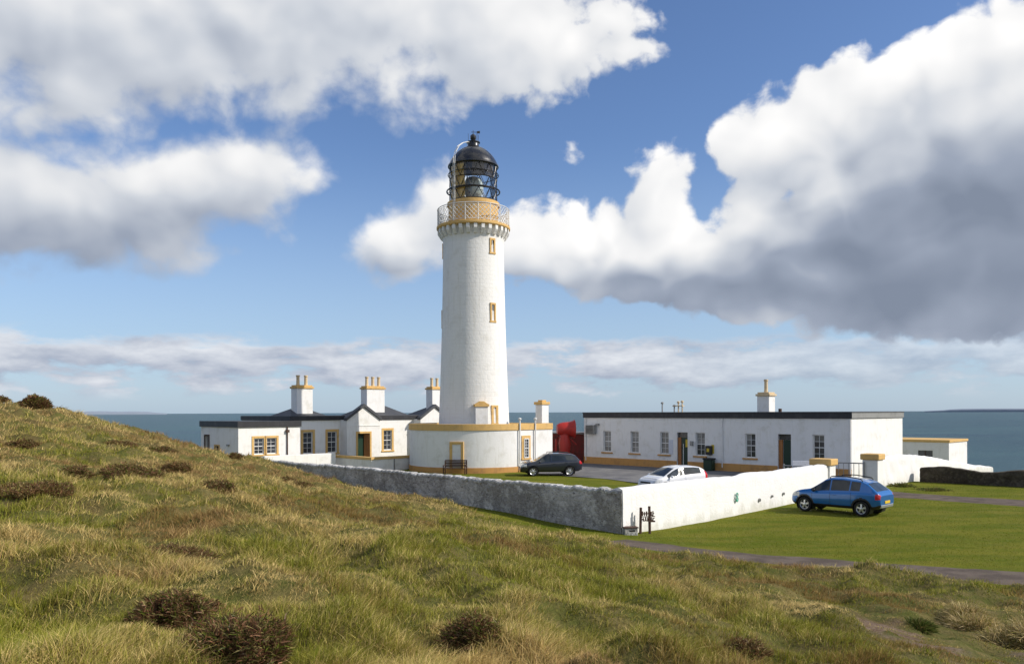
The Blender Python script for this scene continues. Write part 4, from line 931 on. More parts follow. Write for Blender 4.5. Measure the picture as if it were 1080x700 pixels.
# garden wall with ochre coping
GWv = 32.9; gu0 = solve_u(391.5, GWv); gv1 = 41.0; gu1 = solve_u(431, GWv) + .5
GW = Site('garden_wall', 'low white garden wall with ochre coping in front of the keepers cottage porch', 'wall', gu0, GWv)
zc = zat(391.5, 482.0, gu0, GWv)
b = MB(); b.box(gu0, gu1, GWv, GWv + .3, -.3, zc - .2); b.box(gu0, gu0 + .3, GWv + .302, gv1 - 1.2, -.3, zc - .2); GW.part('masonry', b, WHITE)
b = MB(); b.box(gu0 - .08, gu1, GWv - .08, GWv + .38, zc - .198, zc); b.box(gu0 - .08, gu0 + .38, GWv + .382, gv1 - 1.2, zc - .198, zc); GW.part('coping', b, OCHRE, bev=.02)
b = MB(); gg_ = solve_u(415.5, GWv); b.box(gg_ - .04, gg_ + .04, GWv - .06, GWv - .003, 0, zc - .2); GW.part('drainpipe', b, GREYM)
yv = 37.2; y0, y1 = 5.0, solve_u(354, yv)
YW = Site('yard_wall', 'plain low white yard wall between the cottage wing and garden wall', 'wall', y0, yv)
b = MB(); b.box(y0, y1, yv, yv + .35, -.3, zat(330, 478.5, solve_u(330, yv), yv)); YW.part('masonry', b, WHITE, bev=.03)

# ------------------------------------------------------------------ boundary walls
def rubble_wall(S, name, p0, p1, t, ztop, zbot, m_, seed, st=.14, amp=.035, nrm=1):
    """lumpy rubble wall between two plan points; ztop, zbot as functions of distance"""
    L = math.hypot(p1[0] - p0[0], p1[1] - p0[1]); d = ((p1[0] - p0[0]) / L, (p1[1] - p0[1]) / L); nn = (-d[1], d[0])
    na = max(4, int(L / st)); ts = np.linspace(0, L, na + 1); nz = 12
    prof = [(-.5, k / nz) for k in range(nz)] + [(-.47, 1.0), (-.22, 1.03), (.0, 1.04), (.22, 1.03), (.47, 1.0)] + [(.5, k / nz) for k in range(nz - 1, -1, -1)]
    V = []; k = len(prof)
    for a in ts:
        zb, zt_ = zbot(a), ztop(a)
        for j, (o, h) in enumerate(prof):
            zz = zb + (zt_ - zb) * h
            n1 = fbm(np.array([a * 2.3 + (50 if o > 0 else 0)]), np.array([zz * 2.6 + j * 0.02]), 3, seed)[0] - .5
            top = (vnoise(np.array([a * 2.6]), np.array([seed * 1.0]), seed)[0] - .5) * .05 * (h > .97) + (fbm(np.array([a * .5]), np.array([1.0]), 2, seed)[0] - .5) * .12 * h
            oo = o * t + n1 * amp * 2 * (1 if o > 0 else -1)
            V.append((p0[0] + d[0] * a + nn[0] * oo, p0[1] + d[1] * a + nn[1] * oo, zz + top))
    b = MB(); b.v = V; b.f = [(i * k + j, i * k + j + 1, (i + 1) * k + j + 1, (i + 1) * k + j) for i in range(len(ts) - 1) for j in range(k - 1)] + [tuple(range(k - 1, -1, -1)), tuple((len(ts) - 1) * k + j for j in range(k))]
    b.f = [tuple(reversed(q)) for q in b.f]
    o = S.part(name, b, m_, smooth='auto'); return o
BG = Site('boundary_wall', 'long lichen-stained grey rubble boundary wall running from the corner up the hillside', 'wall', 0, 0)
gz = lambda u, v: ghz(*uv2w(u, v))
rubble_wall(BG, 'masonry', (0, -.19), (0, 37), .42, lambda a: 1.56, lambda a: -.35, GREYWALL, 3, amp=.04)
b = MB()
V = []; ts = np.arange(.0, 37, .11)
pr2 = [(-.225, 1.50), (-.235, 1.58), (-.19, 1.635), (0, 1.66), (.19, 1.635), (.235, 1.58), (.225, 1.50)]
for i, a in enumerate(ts):
    k1 = (_h(np.array([int(i // 3)]), np.array([3]), 8)[0] - .5) * .075 - (.03 if i % 3 == 0 else 0)
    w1 = 1 + (_h(np.array([int(i // 3)]), np.array([9]), 8)[0] - .5) * .12
    for (o, z) in pr2: V.append((o * w1, a, z + k1 + (fbm(np.array([a * .5]), np.array([1.0]), 2, 3)[0] - .5) * .12))
k = len(pr2); b.v = V; b.f = [(i * k + j, i * k + j + 1, (i + 1) * k + j + 1, (i + 1) * k + j) for i in range(len(ts) - 1) for j in range(k - 1)] + [tuple(range(k)), tuple(reversed([(len(ts) - 1) * k + j for j in range(k)]))]
BG.part('coping', b, COPE)
BW = Site('boundary_wall', 'whitewashed boundary wall in front of the white hatchback, from the corner to the gate', 'wall', 0, 0)
rubble_wall(BW, 'masonry', (-.15, 0), (17.9, 0), .46, lambda a: 1.62, lambda a: -.35, WHITEWALL, 5, amp=.018)
zr = lambda u: np.interp(u, [24, 25.5, 27, 29.4, 32, 35, 39, 43.2, 46, 49.5], [1.5, 1.62, 1.72, 1.72, 1.55, 1.29, .85, .42, .2, -.1])
BX = Site('boundary_wall', 'whitewashed boundary wall right of the gate, stepping down towards the sea', 'wall', 25.2, 0)
rubble_wall(BX, 'masonry', (25.2, 0), (49.5, 0), .46, lambda a: float(zr(25.2 + a)), lambda a: min(-.35, ghz(*uv2w(25.2 + a, -.3)) - .35), WHITEWALL, 9, amp=.04)
DW = Site('drystone_wall', 'low dark drystone wall crossing the grass at the right edge beyond the road', 'wall', 31.2, -.6)
rubble_wall(DW, 'masonry', (31.0, -.7), (31.0, -22), .6, lambda a: .86 + .1 * math.sin(a * 1.3), lambda a: -.3, DRYST, 13, amp=.09)
# gate pillars and gate
def pillar(u0, u1, v0, v1, z, label):
    S = Site('gate_pillar', label, 'gate pillar', (u0 + u1) / 2, (v0 + v1) / 2, group='gate pillars')
    b = MB(); b.box(u0, u1, v0, v1, -.3, z - .35); S.part('shaft', b, WHITE, bev=.03)
    b = MB(); b.box(u0 - .1, u1 + .1, v0 - .1, v1 + .1, z - .348, z); S.part('cap', b, OCHRE, bev=.05)
pillar(18.0, 18.75, -.3, .72, 2.0, 'broad gate pillar with ochre cap on the left side of the gate opening')
pillar(24.3, 25.15, -.45, .45, 2.02, 'square gate pillar with ochre cap on the right side of the gate opening')
def gate(u, v, ang, w, label):
    x, y = uv2w(u, v); S = thing('field_gate', label, 'gate', (x, y, 0), R(45 + ang), 'gates of the compound entrance')
    b = MB()
    for p in (0, w): b.tube([(p, 0, .12), (p, 0, 1.55)], .045, 8)
    for z in (.25, 1.45): b.tube([(0, 0, z), (w, 0, z)], .035, 8)
    obj('gate_frame', b, GREYM, S, smooth='auto')
    b = MB()
    for k in range(1, 9): b.tube([(w * k / 9, 0, .25), (w * k / 9, 0, 1.45)], .018, 6)
    obj('bar', b, GREYM, S)
    return S
gate(18.85, .45, 78, 2.6, 'grey barred gate leaf swung open beside the broad pillar'); gs = gate(24.2, .3, 100, 2.6, 'grey barred gate leaf swung open beside the square pillar')
b = MB(); b.box(.5, 1.5, .035, .055, .5, 1.5)
o = thing('notice_board', 'pale blue notice panel on two posts just inside the open gate', 'notice', (*uv2w(19.6, 2.0), 0), R(0)); b = MB(); b.box(-.55, .55, -.02, .02, .6, 1.75); obj('panel', b, PAPER, o, bev=.01)
b = MB(); b.box(-.5, -.42, .022, .1, 0, 1.7); b.box(.42, .5, .022, .1, 0, 1.7); obj('post', b, GREYM, o)

# ------------------------------------------------------------------ foghorn yard behind the cars
RS = Site('boarded_shed', 'dark red boarded shed between lighthouse base and the long cottage', 'shed', 31.2, 27.2)
b = MB(); b.box(31.2, 34.5, 27.05, 35.5, -.2, 2.55); RS.part('boarding', b, MAROON)
b = MB(); b.box(31.05, 34.6, 27.05, 29.2, 2.552, 2.72); b.box(31.05, 34.6, 30.4, 35.6, 2.552, 2.68); RS.part('roof_edge', b, GREYM, bev=.02)
fx, fy = uv2w(29.3, solve_v(595.5, 29.3))
FHn = thing('foghorn', 'bright red foghorn with a wide mouth standing before the dark red shed', 'foghorn', (fx, fy, 0), R(8)); FHn.scale = (.92, .92, .98)
b = MB(); b.lathe([(.62, .1), (.7, .15), (.7, .3), (.48, .5), (.52, 1.2), (.60, 1.8), (.5, 2.3), (.42, 2.7)], 24); obj('stem', b, REDP, FHn, smooth='auto')
b = MB(); prof = [(.42, -.75), (.55, -.5), (.62, -.2), (.64, .1), (.68, .5), (.76, .8), (.86, .95), (.8, .95), (.55, .6), (0, .2)]
k = 28; vs = []
for (r, x) in prof:
    for i in range(k): a = 2 * math.pi * i / k; vs.append((x, r * math.cos(a), 3.1 + r * math.sin(a)))
b.add(vs, [(i * k + j, i * k + (j + 1) % k, (i + 1) * k + (j + 1) % k, (i + 1) * k + j) for i in range(len(prof) - 1) for j in range(k)] + [tuple(range(k))]); obj('mouth', b, REDP, FHn, smooth='auto')
b = MB(); b.lathe([(.44, 2.6), (.5, 2.65), (.5, 2.75), (.44, 2.8)], 24); obj('flange', b, REDP, FHn, smooth='auto')
b = MB(); b.tube([(.5, -.3, 2.2), (1.1, -.3, 1.7)], .05, 8); b.tube([(-.9, -.2, .1), (-.9, -.2, 2.2), (-.3, -.1, 2.5)], .07, 8); obj('pipe', b, REDP, FHn, smooth='auto')
bx, by = uv2w(25.6, 29.2)
b = MB(); b.box(-.6, .6, -.35, .35, 0, 1.25); o = thing('meter_box', 'small white meter box with red lid behind the dark grey car', 'box', (bx, by, 0), R(10)); obj('casing', b, WHITE, o, bev=.03); b = MB(); b.box(-.66, .66, -.41, .41, 1.252, 1.42); obj('lid', b, REDP, o, bev=.03)
# bench against the curved wall
t, u, v = base_front(482.5); x, y = uv2w(u - .75 * math.sin(t), v + .75 * math.cos(t)); nx_, ny_ = -math.sin(t), math.cos(t); wx = C45 * (nx_ - ny_); wy = C45 * (nx_ + ny_)
BE = thing('garden_bench', 'brown slatted wooden bench on the grass against the curved white wall', 'bench', (x, y, 0), math.atan2(wy, wx) + R(90))
b = MB()
for k in range(4): b.box(-.85, .85, -.30 + k * .13, -.20 + k * .13, .43, .47)
obj('seat', b, WOODB, BE, bev=.01)
b = MB()
for k in range(4): b.box(-.85, .85, .24 + k * .012, .27 + k * .012, .52 + k * .12, .61 + k * .12)
b.box(-.85, .85, .30, .34, 1.0, 1.06); obj('backrest', b, WOODB, BE, bev=.01)
for s in (-.82, .82):
    for q in (-.28, .22): b = MB(); b.box(s - .035, s + .035, q, q + .07, 0, .43 if q < 0 else 1.0); obj('leg', b, WOODB, BE, bev=.008)
    b = MB(); b.box(s - .04, s + .04, -.30, .28, .64, .68); b.box(s - .035, s + .035, -.28, -.21, .47, .64); obj('armrest', b, WOODB, BE, bev=.008)
# ------------------------------------------------------------------ sign, block and mark by the corner
sx, sy, sz = ground_hit(680, 562.5); 
SG = thing('wooden_sign', 'rustic cut-out wooden sign on two posts in front of the white wall corner', 'sign', (sx, sy, sz - .03), R(12))
for p, h, tl in ((-.20, 1.03, .02), (.19, 1.07, -.015)): b = MB(); b.tube([(p, 0, -.2), (p + tl, 0, h * .6), (p + tl * 1.4, 0, h)], .052, 7); obj('post', b, WOODB, SG)
def cut_board(p0, p1, z0, z1, seed):
    """a plank cut into ragged fretwork"""
    b = MB(); r_ = random.Random(seed); x = p0
    while x < p1 - .03:
        w = r_.uniform(.035, .06); zz0, zz1 = z0 + r_.uniform(0, .02), z1 - r_.uniform(0, .03)
        b.box(x, min(x + w, p1), -.075, -.05, zz0, zz1); g_ = r_.uniform(.02, .05)
        if x + w + g_ < p1: b.box(x + w, x + w + g_, -.073, -.052, *(r_.choice([(z0 + .01, z0 + .05), (z1 - .06, z1 - .025), ((z0 + z1) / 2 - .02, (z0 + z1) / 2 + .02)])))
        x += w + g_
    return b
obj('fretwork_board', cut_board(-.24, .36, .70, .90, 2), WOODB, SG)
obj('fretwork_board', cut_board(-.22, .36, .50, .66, 5), WOODB, SG)
b = MB(); b.box(-.24, .38, -.07, -.05, .665, .698); b.box(.12, .38, -.078, -.05, .47, .53); obj('batten', b, WOODB, SG)
gx_, gy_, gz_ = ground_hit(665.5, 564)
o = thing('concrete_block', 'small pale concrete block with dark slot at the foot of the wall corner', 'block', (gx_, gy_ + .1, gz_), R(8))
b = MB(); b.box(-.28, .22, -.15, .15, -.1, .26); obj('body', b, COPE, o, bev=.02)
b = MB(); b.box(-.1, .12, -.156, -.152, .14, .19); obj('slot', b, DARKIN, o)
b = MB(); b.box(-.31, .25, -.18, .18, .262, .30); obj('lid', b, WOODB, o, bev=.01)
# green painted marker and iron fixings on the white wall
Fw = Frame((0, -.30), (1, 0), (0, -1)); uu = solve_u(777, -.3); zz = zat(777, 524, uu, -.3)
MK = Site('wall_marker', 'green looped marker plate fixed to the whitewashed boundary wall', 'marker', uu, -.3)
b = MB()
for (dz, r) in ((.10, .085), (-.10, .095)): b.tube([Fw.p(uu + r * math.cos(a) * .8, zz + dz + r * math.sin(a), .01) for a in np.linspace(0, 2 * math.pi, 20, endpoint=False)], .026, 6, True)
MK.part('loop', b, MARK, smooth=True)
b = MB(); b.fbox(Fw, uu - .06, uu + .09, zz - .19, zz - .08, .002, .02); MK.part('plate', b, MARK, bev=.005)
for i, (px, py, lb) in enumerate(((801, 527, 'square dark drain outlet in the white wall nearest the blue car bonnet, lowest of three'), (814.5, 523, 'small dark drain outlet in the white wall, middle of three'), (826.5, 520.3, 'dark drain outlet in the white wall just left of the blue car, highest of three'))):
    u = solve_u(px, -.28); z = zat(px, py, u, -.28); S_ = Site('drain_outlet', lb, 'drain', u, -.28, z, 'drain outlets in the white wall')
    b = MB(); r = (.085, .06, .07)[i]; b.lathe([(r, 0), (r, .10), (r * .62, .10), (r * .6, .03), (0, .03)], 14)
    b.v = [(u + y, -.20 - z_, z + x) for (x, y, z_) in b.v]; S_.part('pipe', b, GREYM, smooth='auto')

# ------------------------------------------------------------------ cars
def car(name, label, loc, rz, sp, paint, trim_rear=True):
    T = thing(name, label, 'car', loc, rz, None)
    L, Wd = sp['L'], sp['W']; NX, NT = 150, 64
    xs = np.linspace(-L / 2, L / 2, NX)
    pl = lambda key: np.interp(xs, [p[0] for p in sp[key]], [p[1] for p in sp[key]])
    def sm(a, k=3):
        for _ in range(k): a = np.r_[a[0], (a[:-2] + 2 * a[1:-1] + a[2:]) / 4, a[-1]]
        return a
    top, belt, bot = sm(pl('top'), 6), sm(pl('belt'), 4), sm(pl('bot'), 3)
    hw = Wd / 2 * sm(pl('plan'), 4); rw = sp['roofw']
    V = np.zeros((NX, 2 * NT - 1, 3)); cab = np.zeros(NX)
    knots = np.array([0, .10, .17, .30, .42, .50, .74, .82, 1.0])
    tt = np.linspace(0, 1, NT)
    for i, x in enumerate(xs):
        zt, zb, h_ = top[i], bot[i], hw[i]; zs = min(belt[i], zt - .03); f = np.clip((zt - zs - .05) / .42, 0, 1); cab[i] = zt - zs
        ru = (1 - f) * h_ * .90 + f * (rw * (h_ / (Wd / 2)) ** .6)
        Y = [0, .80 * h_, .95 * h_, h_, .995 * h_, .965 * h_, ru, ru - .13, 0]
        Zp = [zb, zb, zb + .10, zb + .5 * (zs - zb), zs - .10, zs, zt - .06 * f - .012, zt - .018 * f - .004, zt]
        y = np.interp(tt, knots, Y); z = np.interp(tt, knots, Zp)
        for _ in range(3): y[1:-1] = (y[:-2] + 2 * y[1:-1] + y[2:]) / 4; z[1:-1] = (z[:-2] + 2 * z[1:-1] + z[2:]) / 4
        V[i, :NT] = np.c_[np.full(NT, x), y, z]; V[i, NT:] = np.c_[np.full(NT - 1, x), -y[-2::-1], z[-2::-1]]
    M = 2 * NT - 1
    cats = {}
    wz, wr = sp['wr'] + 0.0, sp['wr']
    for i in range(NX - 1):
        xc = (xs[i] + xs[i + 1]) / 2
        for j in range(M - 1):
            jt = (j + .5) if j < NT - 1 else (2 * NT - 2 - j - .5); t = jt / (NT - 1)
            P = V[i:i + 2, j:j + 2].reshape(-1, 3).mean(0); k = 'body'
            hh = (cab[i] + cab[i + 1]) / 2
            if t < .5 and abs(P[1]) > .35 * Wd / 2:
                dw = min(math.hypot(xc - wx, P[2] - wz) for wx in sp['wx'])
                if dw < wr + .055 and t > .04: continue
                if sp.get('clad') and (dw < wr + .13 or P[2] < bot[i] + .13): k = 'cladding'
                elif P[2] < bot[i] + .06: k = 'cladding'
            if t < .13: k = 'underside'
            if .525 < t < .725 and hh > .12 and sp['glass'][0] < xc < sp['glass'][1] and all(abs(xc - q) > .035 for q in sp['pillars']):
                lo_m = .53 if hh > .2 else .56
                if t > lo_m: k = 'side_window'
            if t > .80 and hh > .035 and sp['ws'][0] < xc < sp['ws'][1]: k = 'windscreen'
            if t > .80 and sp['rs'][0] < xc < sp['rs'][1]: k = 'rear_window'
            a, bnd = sp['head']
            if xc > a and bnd[0] < P[2] < bnd[1] and abs(P[1]) > .52 * hw[i] and t < .80: k = 'headlight'
            a, bnd = sp['tail']
            if xc < a and bnd[0] < P[2] < bnd[1] and abs(P[1]) > .60 * Wd / 2 and t < .74: k = 'tail_light'
            if xc > L / 2 - .10 and bot[i] + .08 < P[2] < .45 and t < .5: k = 'cladding'
            if k in ('headlight', 'tail_light', 'side_window'): k += '+' if P[1] > 0 else '-'
            cats.setdefault(k, []).append((i * M + j, (i + 1) * M + j, (i + 1) * M + j + 1, i * M + j + 1))
    VV = V.reshape(-1, 3)
    ends = [tuple(range(M)), tuple((NX - 1) * M + j for j in range(M - 1, -1, -1))]
    cats['body'] += []
    mm = {'body': paint, 'cladding': PLAST, 'underside': PLAST, 'side_window': CARGLASS, 'windscreen': CARGLASS, 'rear_window': CARGLASS, 'headlight': LAMPC, 'tail_light': TAILR}
    body = None
    for k in sorted(cats, key=lambda q: q != 'body'):
        fs = cats[k]; ids = sorted({q for f in fs for q in f}); mp = {q: n for n, q in enumerate(ids)}
        b = MB(); b.v = [tuple(VV[q]) for q in ids]; b.f = [tuple(mp[q] for q in f) for f in fs]
        if k == 'body':
            for e_ in ends: b.add([tuple(VV[q]) for q in e_], [tuple(range(M))])
        nm = k.rstrip('+-'); o = obj(nm, b, mm[nm], T if body is None or nm not in ('x',) else body, smooth='auto' if k == 'body' else True)
        if k == 'body': body = o
    # dark cabin floor and wheel wells keep daylight from passing through
    b = MB(); b.box(-L / 2 + .25, L / 2 - .3, -Wd / 2 + .28, Wd / 2 - .28, sp['bot'][len(sp['bot']) // 2][1] + .05, sp['belt'][0][1] - .16); obj('chassis', b, PLAST, T)
    for wx in sp['wx']:
        for s in (1, -1):
            yo = s * (Wd / 2 - .115); w_ = .21
            b = MB(); pr = [(wr * .70, -w_ / 2), (wr * .9, -w_ / 2), (wr, -w_ * .32), (wr, w_ * .32), (wr * .9, w_ / 2), (wr * .70, w_ / 2), (wr * .66, w_ * .3), (wr * .66, -w_ * .3)]
            b.lathe(pr + [pr[0]], 40, cap=False); b.v = [(wx + x, yo + s * z, wz + y) for x, y, z in b.v]
            wh = obj('wheel', b, RUBBER, T, smooth='auto')
            b = MB(); b.lathe([(wr * .69, .06), (wr * .66, .095), (wr * .60, .08), (wr * .58, .02)], 36, cap=False)
            for q in range(sp.get('spokes', 5)):
                a = q * 2 * math.pi / sp.get('spokes', 5) + .3; ca, sa = math.cos(a), math.sin(a); hwid = .030 * wr / .32
                pts = []
                for (r, e, zz) in ((.05, 1.1, .085), (wr * .62, 1.25, .075)): pts += [(r * ca - e * hwid * sa, r * sa + e * hwid * ca, zz), (r * ca + e * hwid * sa, r * sa - e * hwid * ca, zz)]
                pts += [(x, y, z - .05) for x, y, z in pts]; b.add(pts, [(0, 1, 3, 2), (4, 6, 7, 5), (0, 2, 6, 4), (1, 5, 7, 3)])
            b.lathe([(.07, .03), (.07, .09), (.05, .1), (0, .1)], 16)
            b.v = [(wx + x, yo + s * z, wz + y) for x, y, z in b.v]; obj('rim', b, ALLOY, wh, smooth='auto')
            b = MB(); b.lathe([(wr * .6, .0), (wr * .6, .012), (0, .012)], 24); b.v = [(wx + x, yo + s * z, wz + y) for x, y, z in b.v]; obj('brake_disc', b, PLAST, wh)
            b = MB(); R2 = wr + .06; n_ = 20
            q0 = [(wx + R2 * math.cos(a), wz + R2 * math.sin(a)) for a in np.linspace(-.55, math.pi + .55, n_)]
            b.add([(x, s * (Wd / 2 - .03), z) for x, z in q0] + [(x, s * (Wd / 2 - .42), z) for x, z in q0], [(i, i + 1, n_ + i + 1, n_ + i) for i in range(n_ - 1)] + [tuple(range(n_, 2 * n_))]); obj('wheel_arch', b, PLAST, T)
    for s in (1, -1):
        mx = sp['mirror']; b = MB(); b.lathe([(.0, -.10), (.06, -.09), (.085, -.03), (.085, .04), (.06, .09), (0, .1)], 12)
        ix = int((mx + L / 2) / L * (NX - 1)); zb_ = belt[ix]; b.v = [(mx + x * .8, s * (hw[ix] + .09) + z * .9, zb_ + .07 + y * .85) for x, y, z in b.v]; obj('wing_mirror', b, sp.get('mirrorm', paint), T, smooth=True)
        for hx in sp['handles']:
            ix = int((hx + L / 2) / L * (NX - 1)); b = MB(); b.box(hx - .09, hx + .09, s * (hw[ix] + .004) - .012, s * (hw[ix] + .004) + .012, belt[ix] - .15, belt[ix] - .115); obj('door_handle', b, sp.get('handlem', paint), T, bev=.008)
        for hx in sp['seams']:
            ix = int((hx + L / 2) / L * (NX - 1)); b = MB(); x0 = hx
            zs_ = np.linspace(bot[ix] + .1, belt[ix] - .03, 10); ys = [np.interp(z, V[ix, :NT // 2, 2], V[ix, :NT // 2, 1]) + .001 for z in zs_]
            b.tube([(x0, s * y, z) for y, z in zip(ys, zs_)], .006, 4); obj('door_seam', b, PLAST, T)
        if sp.get('rails'):
            a0, a1 = sp['rails']; zr_ = [np.interp(q, xs, top) for q in np.linspace(a0, a1, 8)]
            b = MB(); yr = rw - .07; b.tube([(a0, s * yr, zr_[0] - .03)] + [(q, s * (yr), z + .05) for q, z in zip(np.linspace(a0 + .06, a1 - .06, 8), zr_)] + [(a1, s * yr, zr_[-1] - .03)], .022, 8); obj('roof_rail', b, sp.get('railm', PLAST), T, smooth='auto')
    xr = -L / 2; b = MB(); zp = sp['plate']; b.box(xr - .022, xr - .006, -.26, .26, zp, zp + .115); obj('number_plate', b, PLATE, T, bev=.004)
    xf = L / 2; b = MB(); b.box(xf + .003, xf + .016, -.26, .26, .42, .53); obj('number_plate', b, PAPER, T, bev=.004)
    b = MB(); b.box(xf - .02, xf + .006, -.42, .42, .56, .66); obj('grille', b, PLAST, T, bev=.01)
    if trim_rear:
        b = MB(); b.box(xr - .012, xr + .08, -Wd / 2 * .72, Wd / 2 * .72, sp['bot'][0][1] - .01, sp['bot'][0][1] + .12); obj('rear_bumper_trim', b, ALLOY if sp.get('skid') else PLAST, T, bev=.02)
    return T
PLAN = [(-.5, .80), (-.48, .90), (-.42, .965), (-.25, 1.0), (.2, 1.0), (.36, .975), (.45, .90), (.49, .80), (.5, .72)]
def spec(L, W, H, wr, hatch, **kw):
    q = lambda a: [(x * L, z) for x, z in a]
    s = dict(L=L, W=W, wr=wr, roofw=W * .355, plan=[(x * L, y) for x, y in PLAN]); s.update(kw); return s
L = 4.08
blue = spec(L, 1.75, 1.6, .325, True, top=[(-.5 * L, .90), (-.49 * L, .97), (-.42 * L, 1.20), (-.355 * L, 1.41), (-.29 * L, 1.50), (-.10 * L, 1.575), (.05 * L, 1.555), (.11 * L, 1.48), (.24 * L, 1.10), (.27 * L, 1.035), (.38 * L, .96), (.46 * L, .85), (.495 * L, .72), (.5 * L, .66)],
    belt=[(-.5 * L, 1.0), (-.3 * L, 1.02), (0, .96), (.27 * L, .90), (.5 * L, .84)], bot=[(-.5 * L, .40), (-.45 * L, .31), (-.3 * L, .27), (.3 * L, .27), (.46 * L, .27), (.5 * L, .33)],
    wx=(-1.27, 1.32), glass=(-.295 * L, .25 * L), pillars=(.03 * L, -.185 * L), ws=(.085 * L, .262 * L), rs=(-.462 * L, -.36 * L), head=(.385 * L, (.66, .86)), tail=(-.455 * L, (.74, .96)), mirror=.20 * L, handles=(-.02 * L, -.22 * L), seams=(.235 * L, .03 * L, -.20 * L),
    clad=True, rails=(-.30 * L, .06 * L), plate=.56, mirrorm=PLAST, handlem=BLUEP, skid=True)
def heading(x, y): return math.atan2(y, x)
def park(px, py, hx, hy):
    x, y, z = ground_hit(px, py); return (x, y), heading(hx, hy)
def rest(x, y, rz, sp):
    zs = [ghz(x + math.cos(rz) * a - math.sin(rz) * s, y + math.sin(rz) * a + math.cos(rz) * s) for a in sp['wx'] for s in (-.7, .7)]; return sum(zs) / 4
bx_, by_ = 14.9, 36.1; bz_ = R(133)
car('parked_car', 'bright blue hatchback with black cladding and roof rails parked on the lawn', (bx_, by_, rest(bx_, by_, bz_, blue)), bz_, blue, BLUEP).scale = (1, 1, 1.04)
L = 4.45
grey = spec(L, 1.84, 1.63, .345, True, top=[(-.5 * L, .95), (-.49 * L, 1.02), (-.44 * L, 1.25), (-.40 * L, 1.47), (-.34 * L, 1.565), (-.15 * L, 1.63), (.03 * L, 1.615), (.09 * L, 1.56), (.23 * L, 1.14), (.265 * L, 1.07), (.40 * L, .98), (.465 * L, .86), (.495 * L, .70), (.5 * L, .62)],
    belt=[(-.5 * L, 1.10), (-.3 * L, 1.08), (0, 1.0), (.27 * L, .94), (.5 * L, .86)], bot=[(-.5 * L, .45), (-.45 * L, .33), (-.3 * L, .28), (.3 * L, .28), (.46 * L, .26), (.5 * L, .33)],
    wx=(-1.30, 1.33), glass=(-.36 * L, .245 * L), pillars=(.0 * L, -.21 * L), ws=(.07 * L, .255 * L), rs=(-.475 * L, -.405 * L), head=(.40 * L, (.68, .86)), tail=(-.45 * L, (.86, 1.08)), mirror=.19 * L, handles=(-.04 * L, -.24 * L), seams=(.235 * L, .0, -.22 * L), rails=(-.33 * L, .04 * L), plate=.75, spokes=7)
gx0, gy0 = 2.72, 57.6; gz0 = heading(-.995, -.10)
car('parked_car', 'dark grey sport utility car parked on the grass beside the lighthouse base', (gx0, gy0, rest(gx0, gy0, gz0, grey)), gz0, grey, GREYP)
L = 4.05
white = spec(L, 1.74, 1.5, .31, True, top=[(-.5 * L, .90), (-.49 * L, .98), (-.43 * L, 1.27), (-.38 * L, 1.40), (-.25 * L, 1.475), (-.07 * L, 1.495), (.06 * L, 1.44), (.14 * L, 1.32), (.29 * L, 1.00), (.33 * L, .935), (.41 * L, .86), (.47 * L, .75), (.495 * L, .62), (.5 * L, .56)],
    belt=[(-.5 * L, 1.0), (-.3 * L, .99), (0, .93), (.30 * L, .85), (.5 * L, .76)], bot=[(-.5 * L, .36), (-.45 * L, .26), (-.3 * L, .22), (.3 * L, .22), (.46 * L, .20), (.5 * L, .26)],
    wx=(-1.22, 1.28), glass=(-.35 * L, .27 * L), pillars=(-.02 * L,), ws=(.10 * L, .31 * L), rs=(-.47 * L, -.40 * L), head=(.37 * L, (.60, .80)), tail=(-.425 * L, (.74, 1.16)), mirror=.225 * L, handles=(-.05 * L,), seams=(.25 * L, -.05 * L), plate=.6)
wx0, wy0 = 9.15, 45.4; wz0 = heading(-.86, -.51)
car('parked_car', 'white hatchback parked on the courtyard behind the whitewashed wall', (wx0, wy0, rest(wx0, wy0, wz0, white) + .03), wz0, white, WHITEP)

